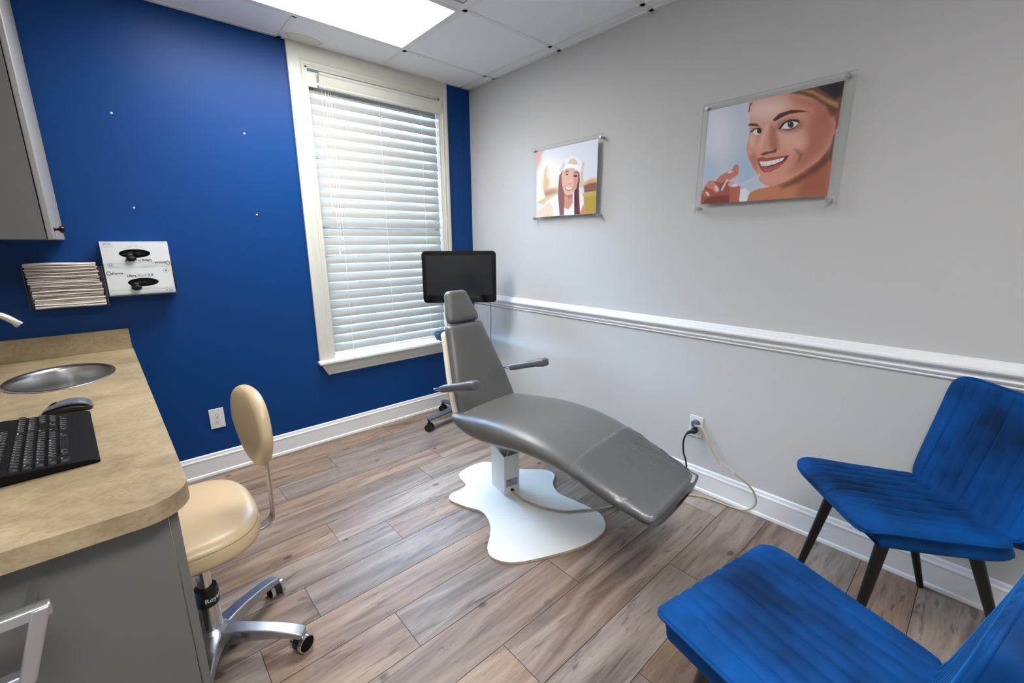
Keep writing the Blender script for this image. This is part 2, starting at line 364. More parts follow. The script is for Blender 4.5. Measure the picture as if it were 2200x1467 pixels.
for z0, z1, y0 in ((.57, 1.46, .085), (1.42, 2.31, .105)):
    g.box(WX0+.012, WX1-.012, y0, y0+.02, z0, z0+.045); g.box(WX0+.012, WX1-.012, y0, y0+.02, z1-.045, z1)
    g.box(WX0+.012, WX0+.06, y0, y0+.02, z0, z1); g.box(WX1-.06, WX1-.012, y0, y0+.02, z0, z1)
    for k in (1, 2): xx = WX0+(WX1-WX0)*k/3; g.box(xx-.009, xx+.009, y0, y0+.016, z0, z1)
    g.box(WX0+.012, WX1-.012, y0, y0+.016, (z0+z1)/2-.009, (z0+z1)/2+.009)
sash = g.build('sash', white, wroot, sm=0)
g = W(G()); g.box(WX0+.05, WX1-.05, .094, .097, .6, 1.42); g.box(WX0+.05, WX1-.05, .114, .117, 1.46, 2.27)
g.build('glass_pane', clear('window_glass', (.97, .98, .97), .02, .0), sash, sm=0)

# venetian blind
slat_m = mat('blind_slat', (157, 156, 152), .75, spec=.1); nt = slat_m.node_tree; b = nt.nodes['Principled BSDF']
tr = nt.nodes.new('ShaderNodeBsdfTranslucent'); tr.inputs[0].default_value = (.88, .88, .88, 1); mx = nt.nodes.new('ShaderNodeMixShader'); mx.inputs[0].default_value = .0004
nt.links.new(b.outputs[0], mx.inputs[1]); nt.links.new(tr.outputs[0], mx.inputs[2]); nt.links.new(mx.outputs[0], nt.nodes['Material Output'].inputs[0])
bl = empty('window_blind', 'white wooden venetian blind hanging closed in the window', 'blind', (-.728, .035, 2.30))
g = G(); g.box(-.445, .445, -.02, .035, -.055, -.004); g.build('head_rail', white, bl, bevel=.002)
g = G(); VP = [(-.034, 0), (-.043, .004), (-.048, .012), (-.044, .02), (-.049, .03), (-.052, .055), (-.054, .066), (-.060, .074), (-.061, .082), (-.05, .084), (-.036, .084), (-.034, .084)]
g.loft([[(x, y-.005, z-.092) for y, z in VP] for x in (-.385, .466)])
g.build('valance', cream, bl, sm=20)
g = G(); g.box(-.448, -.392, -.036, -.028, -.090, -.012); g.build('end_bracket', cream, bl, bevel=.001)
NS = 28; z_top, z_bot = 2.212-2.30, .626-2.30; tilt = math.radians(74); SW = .0635
def slat(lenh=.4425):
    g = G(); n = 6; rows = []
    for sgn in (1, -1):
        for k in range(n+1):
            q = (k/n-.5) if sgn > 0 else (.5-k/n)
            crown = .0035*(1-4*q*q)
            s_, h_ = q*SW, crown+sgn*.0013
            # local: s along width (+ = outside/top), h = normal toward room and up
            rows.append((s_*math.cos(tilt)-h_*math.sin(tilt), s_*math.sin(tilt)+h_*math.cos(tilt)))
    g.loft([[(x, y, z) for y, z in rows] for x in (-lenh, lenh)]); return g
s0 = slat().build('slat', slat_m, bl, sm=50)
s0.location = (0, 0, z_top)
for k in range(1, NS):
    s = s0.copy(); COL.objects.link(s); s.parent = bl; s.location = (random.uniform(-.001, .001), 0, z_top+(z_bot-z_top)*k/(NS-1))
    s.rotation_euler = (math.radians(random.uniform(-.8, .8)), 0, 0)
g = G(); g.box(-.44, .44, -.028, .024, -1.722, -1.703); g.build('bottom_rail', white, bl, bevel=.003)
for x in (-.31, 0.0, .31):
    g = G(); g.box(x-.0008, x+.0008, -.022, -.021, -1.71, -.09); g.build('ladder_cord', mat('cord', (225, 225, 222), .8), bl, sm=0)
for x, z in ((-.352, -1.03), (-.335, -1.04), (-.372, -.76)):
    g = G(); g.cyl((x, -.046, -.09), (x, -.046, z), .0009, 6); c = g.build('pull_cord', MATS['cord'], bl)
    if x != -.335:
        g = G(); g.lathe([(.001, 0), (.004, -.004), (.005, -.02), (.0065, -.028), (.0065, -.032), (.001, -.034)], (x, -.046, z), 12); g.build('tassel', ivory, c)
# four small holes where a picture hung on the blue wall
for x, z, nm in ((-2.074, 1.908, 'small pale screw anchor at the upper left of four on the blue wall'), (-1.537, 1.9, 'small pale screw anchor at the upper right of four on the blue wall'),
             (-2.059, 1.487, 'small pale screw anchor at the lower left of four on the blue wall'), (-1.528, 1.474, 'small pale screw anchor at the lower right of four on the blue wall')):
    g = G(); g.tube([(x, 0.0, z), (x, -.0015, z), (x, -.002, z)], [.0045, .0045, .003], 12); tag(g.build('wall_anchor', ivory), nm, 'screw anchor', 'screw anchors left in the blue wall')

# ---------------------------------------------------------------- outlets
def outlet(name_label, loc, rz):
    t = empty('wall_outlet', name_label, 'outlet', loc, rz)
    g = G(); g.box(-.036, .036, -.006, 0, -.059, .059); g.build('cover_plate', whitem, t, bevel=.003, seg=3)
    for s_ in (1, -1):
        g = G(); g.prism([(x, -.0062, s_*.0195+z) for x, z in rrect(.0165, .0145, .010)], (0, -.0016, 0)); rc = g.build('receptacle', whitem, t)
        g = G(); g.box(-.0075, -.0055, -.0083, -.0078, s_*.0195, s_*.0195+.009); g.box(.0055, .0075, -.0083, -.0078, s_*.0195+.001, s_*.0195+.009)
        g.tube([(0, -.0078, s_*.0195-.007), (0, -.0083, s_*.0195-.007)], .0026, 10); g.build('slot', blk, rc, sm=0)
    g = G(); g.tube([(0, -.006, 0), (0, -.0075, 0)], .003, 12); g.build('screw', brushed, t)
    return t
outlet('white double wall outlet low on the blue wall', (-1.871, 0, .332), 0)
outlet('white double wall outlet on the grey wall with two plugs in it', (0, -1.936, .352), -PI/2)
# ---------------------------------------------------------------- dental chair
DC = empty('dental_chair', 'grey vinyl reclining dental chair on a white wavy floor plate', 'dental chair', (-.80, -1.28, 0), math.atan2(-.9945, .105))
TOP = smooth_tab([(-.16, .462), (-.13, .484), (-.05, .500), (.06, .517), (.2, .532), (.33, .533), (.45, .521), (.57, .494), (.68, .456), (.78, .420), (.86, .392), (.905, .376)])
BOT = smooth_tab([(-.16, .446), (-.13, .425), (-.06, .392), (.03, .374), (.15, .376), (.27, .395), (.38, .408), (.5, .404), (.6, .386), (.7, .364), (.8, .340), (.88, .326), (.905, .324)])
WID = smooth_tab([(-.16, .20), (-.13, .228), (-.05, .246), (.1, .256), (.3, .258), (.5, .252), (.68, .238), (.8, .224), (.88, .212), (.905, .206)])
def seat_ring(s, grow=0, n=40, squeeze=1):
    t, b, wd = lerp(TOP, s)+grow, lerp(BOT, s)-grow, (lerp(WID, s)+grow)*squeeze
    sl = (lerp(TOP, s+.02)-lerp(TOP, s-.02))/.04; zc, hh = (t+b)/2, (t-b)/2
    out = []
    for j in range(n):
        a = 2*PI*j/n; c, q = math.cos(a), math.sin(a)
        y = wd*math.copysign(abs(c)**(2/3.6), c)
        z = hh*math.copysign(abs(q)**(2/(3.0 if q > 0 else 3.2)), q)
        if q < 0: y *= 1-.10*abs(q)          # sides tuck in below
        z += .006*(1-(y/wd)**2) if q > 0 else 0
        out.append((s-sl*z*.75, y, zc+z))
    return out
def scaled(ring, k, dx=0):
    cy = sum(p[1] for p in ring)/len(ring); cz = sum(p[2] for p in ring)/len(ring); cx = sum(p[0] for p in ring)/len(ring)
    return [(cx+(p[0]-cx)*k+dx, cy+(p[1]-cy)*k, cz+(p[2]-cz)*k) for p in ring]
g = G(); st = [-.15+.02*i for i in range(53)]
rings = [scaled(seat_ring(-.15), k, -.03*(1-k)**.6*.6) for k in (.5, .8, .94)]+[seat_ring(s) for s in st]
e = seat_ring(.89); rings = [q for q in rings if True]
rings += [scaled(e, k, d) for k, d in ((.975, .010), (.90, .020), (.75, .026), (.4, .029))]
g.loft(rings); g.build('seat_cushion', grayv, DC, sm=60)
# backrest, headrest: in the plane of the reclined back
BD = Vector((-.40, 0, .9165)); BN = Vector((.9165, 0, .40)); B0 = Vector((-.075, 0, .462))
def slab(g, tab, s0, s1, n0, n1, r=.022, ns=22, crown=.01, endr=.02, wofs=0):
    """cushion lying in the plane of the back: tab gives half width, n0..n1 the thickness along the normal"""
    rings = []; N = 36
    L_ = s1-s0
    def fr(x): x = max(0, min(1, x)); return math.sqrt(1-(1-x)**2)
    ss = [s0+L_*(.5-.5*math.cos(PI*i/ns)) for i in range(ns+1)]
    for s in ss:
        e_ = min(s-s0, s1-s); k = fr(e_/endr) if e_ < endr else 1
        hw = (lerp(tab, s)+wofs)-(1-k)*.02; th = (n1-n0)/2*(.15+.85*k); nc = (n0+n1)/2
        q = []
        for j in range(N):
            a = 2*PI*j/N; c, v = math.cos(a), math.sin(a)
            y = hw*math.copysign(abs(c)**(2/5), c); h = th*math.copysign(abs(v)**(2/2.8), v)
            if v > 0: h += crown*k*(1-(y/hw)**2)
            q.append(tuple(B0+BD*s+BN*(nc+h)+Vector((0, y, 0))))
        rings.append(q)
    g.loft(rings)
BW = smooth_tab([(-.03, .198), (.05, .198), (.15, .186), (.27, .162), (.36, .142), (.42, .130), (.475, .124)])
g = G(); slab(g, BW, -.05, .475, -.048, .012); g.build('backrest_cushion', grayv, DC, sm=60)
g = G(); slab(g, BW, -.02, .455, -.078, -.040, crown=0, wofs=.006); g.build('backrest_shell', ivory, DC, sm=60)
HW = smooth_tab([(.47, .098), (.50, .104), (.53, .101), (.58, .086), (.65, .066)])
g = G(); slab(g, HW, .478, .655, -.035, .018, crown=.006); g.build('headrest', grayv, DC, sm=60)
g = G(); g.tube([tuple(B0+BD*.40-BN*.06), tuple(B0+BD*.56-BN*.05)], .012, 10, flat=.4); g.build('headrest_bar', chrome, DC)
# seam piping between back and seat
g = G(); g.tube([(-.070+.012*(1-(y/.2)**2), y, .500-.25*y*y) for y in [(-.195+.39*i/20) for i in range(21)]], .0022, 6); g.build('piping', ivory, DC)
for sd, nm in ((-1, 'l'), (1, 'r')):
    a0 = Vector((-.165, .252*sd, .611)); a1 = Vector((.088 if sd < 0 else .115, .255*sd, .690 if sd < 0 else .699)); d = (a1-a0).normalized(); upv = Vector((-d.z, 0, d.x))
    arm = G()
    for i in range(1):
        ring = []
        for s, hw, hh, dz in ((0, .016, .011, 0), (.004, .021, .016, 0), (.02, .023, .018, 0), (.12, .023, .018, 0), (.20, .024, .0185, 0), (.213, .027, .021, 0), (.25, .028, .022, -.002), (.262, .025, .019, -.003), (.266, .016, .011, -.004)):
            p = a0+d*s+upv*dz; q = []
            for yy, zz in rrect(hw, hh, min(hw, hh)*.7, 4): q.append(tuple(p+Vector((0, yy, 0))+upv*zz))
            ring.append(q)
        arm.loft(ring)
    ap = arm.build('armrest', mat('dark_grey_vinyl', (92, 91, 92), .35, bump=.1, bscale=900, bdist=.0004), DC, sm=50)
    g = G(); g.tube([(-.16, .165*sd, .590), (-.205, .20*sd, .588), (-.235, .240*sd, .592), (-.215, .252*sd, .596), (-.17, .2525*sd, .6095)], .0065, 10, smooth=5); g.build('arm_bracket', chrome, ap)
    g = G(); g.tube([tuple(a0+d*.25+Vector((0, .0242*sd, 0))+upv*.0), tuple(a0+d*.25+Vector((0, -.0242*sd, 0))+upv*.0)], .0195, 16); 
# column: open-topped box, turned a little under the seat, lift arm and mechanism
e1 = Vector((.958, .285*-1, 0)); e2 = Vector((.285*-1, -.958, 0)).normalized(); cc = Vector((-.003, .0235, 0))
def cp(a, b_, z): return tuple(cc+e1*a+e2*b_+Vector((0, 0, z)))
g = G(); A, Bb, th = .068, .046, .003
def zt_(a): return .262-(a+.068)*.22
pts = [(-A, -Bb), (A, -Bb), (A, Bb), (-A, Bb)]
for i in range(4):
    (a, b_), (c_, d_) = pts[i], pts[(i+1) % 4]; k = 1-th/.046
    g.add([cp(a, b_, .012), cp(c_, d_, .012), cp(c_, d_, zt_(c_)), cp(a, b_, zt_(a)), cp(a*.955, b_*k, .012), cp(c_*.955, d_*k, .012), cp(c_*.955, d_*k, zt_(c_)), cp(a*.955, b_*k, zt_(a))],
          [(0, 1, 2, 3), (7, 6, 5, 4), (3, 2, 6, 7)])
col = g.build('column', whitem, DC, sm=0)
g = G(); g.add([cp(-.06, -.036, .02), cp(.02, -.036, .02), cp(.02, .036, .02), cp(-.06, .036, .02), cp(-.075, -.036, .40), cp(-.01, -.036, .40), cp(-.01, .036, .40), cp(-.075, .036, .40)],
    [(0, 1, 2, 3), (4, 7, 6, 5), (0, 4, 5, 1), (1, 5, 6, 2), (2, 6, 7, 3), (3, 7, 4, 0)]); g.build('lift_arm', mat('beige_metal', (196, 190, 176), .4), DC, bevel=.002)
g = G(); g.tube([cp(.03, .01, .20), cp(.04, .0, .27), cp(.035, -.01, .33), cp(.0, 0, .38)], .004, 8, smooth=6); g.build('hose', whitem, DC)
g = G(); g.box(-.10, .10, -.07, .07, .345, .42); g.box(-.13, -.07, .02, .12, .352, .378); g.box(-.06, .05, -.03, .03, .33, .35); g.build('seat_bracket', MATS['beige_metal'], DC, bevel=.003)
# maker's sticker and cable socket on the end face of the column (faces the foot end)
fo = cc+e1*(A+.0006); rt = e2*-1
if rt.cross(Vector((0, 0, 1))).dot(e1) < 0: rt = -rt
g = G(); c_ = fo+Vector((0, 0, .078)); gx = .036; gz = .022
g.add([tuple(c_+rt*a+Vector((0, 0, b_))) for a, b_ in ((-gx, -gz), (gx, -gz), (gx, gz), (-gx, gz))], [(0, 1, 2, 3)], 0)
text(g, 'Royal', .013, c_+rt*-.018+Vector((0, 0, .015)), rt, (0, 0, 1), .0005, 1, bold=.02)
for i, s_ in enumerate(('CE  UL', 'INPUT 115V  60 Hz', 'MODEL  SERIAL')): text(g, s_, .0062, c_+Vector((0, 0, .004-.008*i)), rt, (0, 0, 1), .0005, 1)
g.build('rating_label', [mat('label_grey', (150, 154, 160), .5), mat('label_ink', (30, 32, 40), .6)], col, sm=0)
sk = cc+e1*(A+.0005)+Vector((0, 0, .034)); g = G(); g.tube([tuple(sk), tuple(sk+e1*.010)], .0085, 14); g.build('socket', blk, col)
# floor plate
PL = [(-1.066, -1.17), (-1.03, -1.127), (-.965, -1.125), (-.92, -1.105), (-.905, -1.03), (-.875, -.985), (-.80, -.962), (-.70, -.97), (-.65, -1.03), (-.62, -1.12), (-.578, -1.19), (-.52, -1.25), (-.477, -1.30), (-.482, -1.365), (-.559, -1.424), (-.604, -1.506), (-.594, -1.601), (-.584, -1.693), (-.587, -1.767), (-.63, -1.826), (-.693, -1.859), (-.81, -1.858), (-.945, -1.814), (-1.114, -1.732), (-1.17, -1.65), (-1.153, -1.586), (-1.086, -1.522), (-1.035, -1.456), (-1.006, -1.359), (-1.04, -1.273)]
cl = catmull([(x, y, 0) for x, y in PL], 5, True)
Minv = (Matrix.Translation((-.80, -1.28, 0)) @ Matrix.Rotation(math.atan2(-.9945, .105), 4, 'Z')).inverted()
cl = [Minv @ p for p in cl]
g = G(); g.prism([(p.x, p.y, .0005) for p in cl], (0, 0, .0115), 0, 1); g.build('floor_plate', [whitem, mat('plate_edge', (178, 168, 150), .6)], DC, bevel=.0012, sm=20)
# clear plastic sleeve over the foot end
g = G(); rs = random.Random(3); rings = []
n = 56
for i, s in enumerate([.585+.0125*k for k in range(26)]):
    rg = seat_ring(s, .0035+.003*(s-.58)/.3, n); q = []
    for j, p in enumerate(rg):
        w_ = .0016*math.sin(j*1.7+s*40)+.0018*math.sin(j*.9-s*63+1)+rs.uniform(-.0004, .0004)
        low = max(0, -math.sin(2*PI*j/n))
        q.append((p[0]+w_*.5, p[1]*(1+w_*1.2), p[2]+w_*.8-low*(.003+.004*math.sin(s*37+j*.6))))
    rings.append(q)
e = rings[-1]
for k, d in ((.99, .016), (.95, .030), (.80, .038), (.55, .042), (.3, .044)):
    q = scaled(e, k, d); q = [(p[0]+rs.uniform(-.0008, .0008), p[1], p[2]+rs.uniform(-.0008, .0008)) for p in q]; rings.append(q)
g.loft(rings, cap=False)
M0 = Minv.inverted(); g.v = [tuple(M0 @ Vector(p)) for p in g.v]
pc = g.build('plastic_cover', clear('clear_plastic_film', (.985, .99, .995), .0, .09, 1.42, .7, .06), sm=70)
tag(pc, 'clear glossy plastic sleeve pulled over the foot end of the dental chair', 'plastic cover')

# ---------------------------------------------------------------- power cords
cordm = mat('beige_cord', (176, 166, 142), .5)
cord = empty('power_cord', 'long beige power cord running from the grey wall outlet to the dental chair column', 'power cord', (-.03, -1.93, .37))
g = G(); g.xf = Matrix.Translation((.03, 1.93, -.37))
pts = [(-.038, -1.950, .367), (-.047, -1.985, .375), (-.06, -2.026, .324), (-.07, -2.072, .262), (-.075, -2.112, .226), (-.075, -2.175, .205), (-.068, -2.232, .175), (-.055, -2.268, .13), (-.05, -2.278, .075), (-.05, -2.24, .024), (-.05, -2.17, .008), (-.055, -2.08, .0055), (-.075, -2.02, .0055), (-.12, -1.96, .0055), (-.25, -1.87, .0055), (-.40, -1.79, .0055), (-.50, -1.757, .006), (-.575, -1.733, .014), (-.642, -1.690, .0175), (-.704, -1.645, .0175), (-.75, -1.576, .0175), (-.775, -1.507, .0175), (-.79, -1.44, .018), (-.797, -1.39, .028), (-.80, -1.355, .034)]
g.tube(pts, .0048, 8, smooth=6); g.build('cable', cordm, cord)
g = G(); g.xf = Matrix.Translation((.03, 1.93, -.37))
g.tube([(-.008, -1.938, .3715), (-.024, -1.938, .3715), (-.03, -1.938, .3715)], [.021, .021, .016], 20); g.tube([(-.022, -1.94, .372), (-.038, -1.952, .366)], [.008, .006], 10); g.build('plug', mat('grey_plug', (88, 94, 108), .35), cord)
g = G(); g.xf = Matrix.Translation((.03, 1.93, -.37))
p0, p1 = Vector((-.084, -2.108, .237)), Vector((-.084, -2.178, .212)); upv = Vector((0, .34, .94))
for sg in (0,):
    g.add([tuple(p0+upv*.012), tuple(p1+upv*.012), tuple(p1-upv*.012), tuple(p0-upv*.012)], [(0, 1, 2, 3)], 0)
for k in range(4): a = upv*(.007-.0045*k)+Vector((-.0012, 0, 0)); g.add([tuple(p0+(p1-p0)*.1+a), tuple(p0+(p1-p0)*.9+a), tuple(p0+(p1-p0)*.9+a-upv*.0018), tuple(p0+(p1-p0)*.1+a-upv*.0018)], [(0, 1, 2, 3)], 1)
g.build('cord_tag', [whitem, mat('tag_ink', (190, 150, 150), .7)], cord, sm=0)
cord = empty('power_cord', 'short black power cord plugged into the lower socket of the grey wall outlet', 'power cord', (-.03, -1.93, .33))
g = G(); g.xf = Matrix.Translation((.03, 1.93, -.33))
g.tube([(-.052, -1.915, .322), (-.062, -1.908, .300), (-.068, -1.906, .27), (-.068, -1.912, .215), (-.062, -1.925, .17), (-.055, -1.93, .12), (-.05, -1.925, .06), (-.045, -1.90, .012), (-.042, -1.82, .006), (-.04, -1.6, .006), (-.04, -1.2, .006), (-.05, -.8, .006), (-.12, -.5, .006), (-.25, -.38, .006)], .0045, 8, smooth=6); g.build('cable', blk, cord)
g = G(); g.xf = Matrix.Translation((.03, 1.93, -.33))
g.tube([(-.008, -1.937, .3325), (-.03, -1.935, .332), (-.034, -1.93, .331)], [.0165, .016, .012], 16); g.tube([(-.026, -1.934, .331), (-.04, -1.922, .326), (-.054, -1.914, .320)], [.011, .009, .006], 10); g.build('plug', blk, cord)

# ---------------------------------------------------------------- monitor on a rolling stand
mc = Vector((-.375, -.335, 1.075)); ma_ = math.atan2(-.80, -.60)+PI/2 + math.radians(-2)
sd = empty('monitor_stand', 'black all-in-one monitor on a grey rolling stand behind the dental chair', 'monitor', (-.36, -.27, 0), 0)
MX = Matrix.Translation(mc-Vector((-.36, -.27, 0))) @ Matrix.Rotation(ma_, 4, 'Z')
def GM(): g = G(); g.xf = MX; return g
HWm, HHm = .259, .181
g = GM(); g.prism([(x, -.012, z) for x, z in rrect(HWm, HHm, .028, 6)], (0, .034, 0)); body = g.build('monitor_housing', blk2, sd, bevel=.004, sm=40)
g = GM(); g.prism([(x, -.0128, z) for x, z in rrect(HWm-.002, HHm-.002, .027, 6)], (0, -.0006, 0)); g.build('glass_front', mat('glass_black', (4, 4, 5), .06, spec=.4), body, sm=20)
g = GM(); g.box(-.232, .229, -.0138, -.0136, -.128, .151); g.build('screen', mat('screen_off', (24, 26, 32), .2, spec=.5), body, sm=0)
g = GM(); g.tube([(.215, .02, -.16), (.218, .03, -.26), (.214, .03, -.42), (.20, .05, -.60), (.05, .08, -.9)], .0024, 6, smooth=5); g.build('cable', blk, sd)
gm = mat('stand_grey', (98, 104, 116), .38, .3)
g = G(); g.cyl((0, 0, .09), (0, 0, 1.08), .022, 16); g.build('pole', gm, sd)
g = G(); g.box(-.04, .04, -.035, .0, 1.0, 1.15); g.build('mount', blk2, sd, bevel=.004)
for (dx, dy) in ((-.325, -.075), (-.02, -.34), (.26, -.02), (-.05, .17)):
    d = Vector((dx, dy, 0)); nrm = Vector((-dy, dx, 0)).normalized()
    g = G(); g.loft([[tuple(d*k+nrm*a*wd+Vector((0, 0, .088+b_))) for a, b_ in ((-1, -.008), (1, -.008), (1, .008), (-1, .008))] for k, wd in ((0, .03), (.5, .026), (.97, .022), (1.03, .013))]); g.build('leg', gm, sd, bevel=.003)
    cst = G(); cst.cyl(tuple(d+Vector((0, 0, .05))), tuple(d+Vector((0, 0, .082))), .010, 12)
    for s_ in (-1, 1):
        a = d+Vector((0, 0, .028)); ax = Vector((math.cos(.5), math.sin(.5), 0)); cst.tube([tuple(a+ax*s_*.006), tuple(a+ax*s_*.022)], .028, 20)
    cst.box(dx-.012, dx+.012, dy-.012, dy+.012, .03, .06); cst.build('caster', blk, sd, sm=40)
g = G(); g.xf = Matrix.Translation((-.14, -.13, .66)) @ Matrix.Rotation(.1, 4, 'Z')
rr = rrect(.12, .075, .03, 4); r1 = [(x, y, 0) for x, y in rrect(.105, .06, .025, 4)]; r2_ = [(x, y, .052) for x, y in rr]; r3 = [(x, y, .052) for x, y in rrect(.115, .07, .028, 4)]; r4 = [(x, y, .004) for x, y in rrect(.10, .056, .022, 4)]
g.loft([r1, r2_, r3, r4]); g.build('tray', mat('blue_grey_plastic', (62, 84, 118), .4), sd, sm=40)
g = G(); g.box(-.13, .02, -.12, -.10, .648, .66); g.box(-.012, .012, -.12, .01, .648, .66); g.build('tray_bracket', gm, sd)

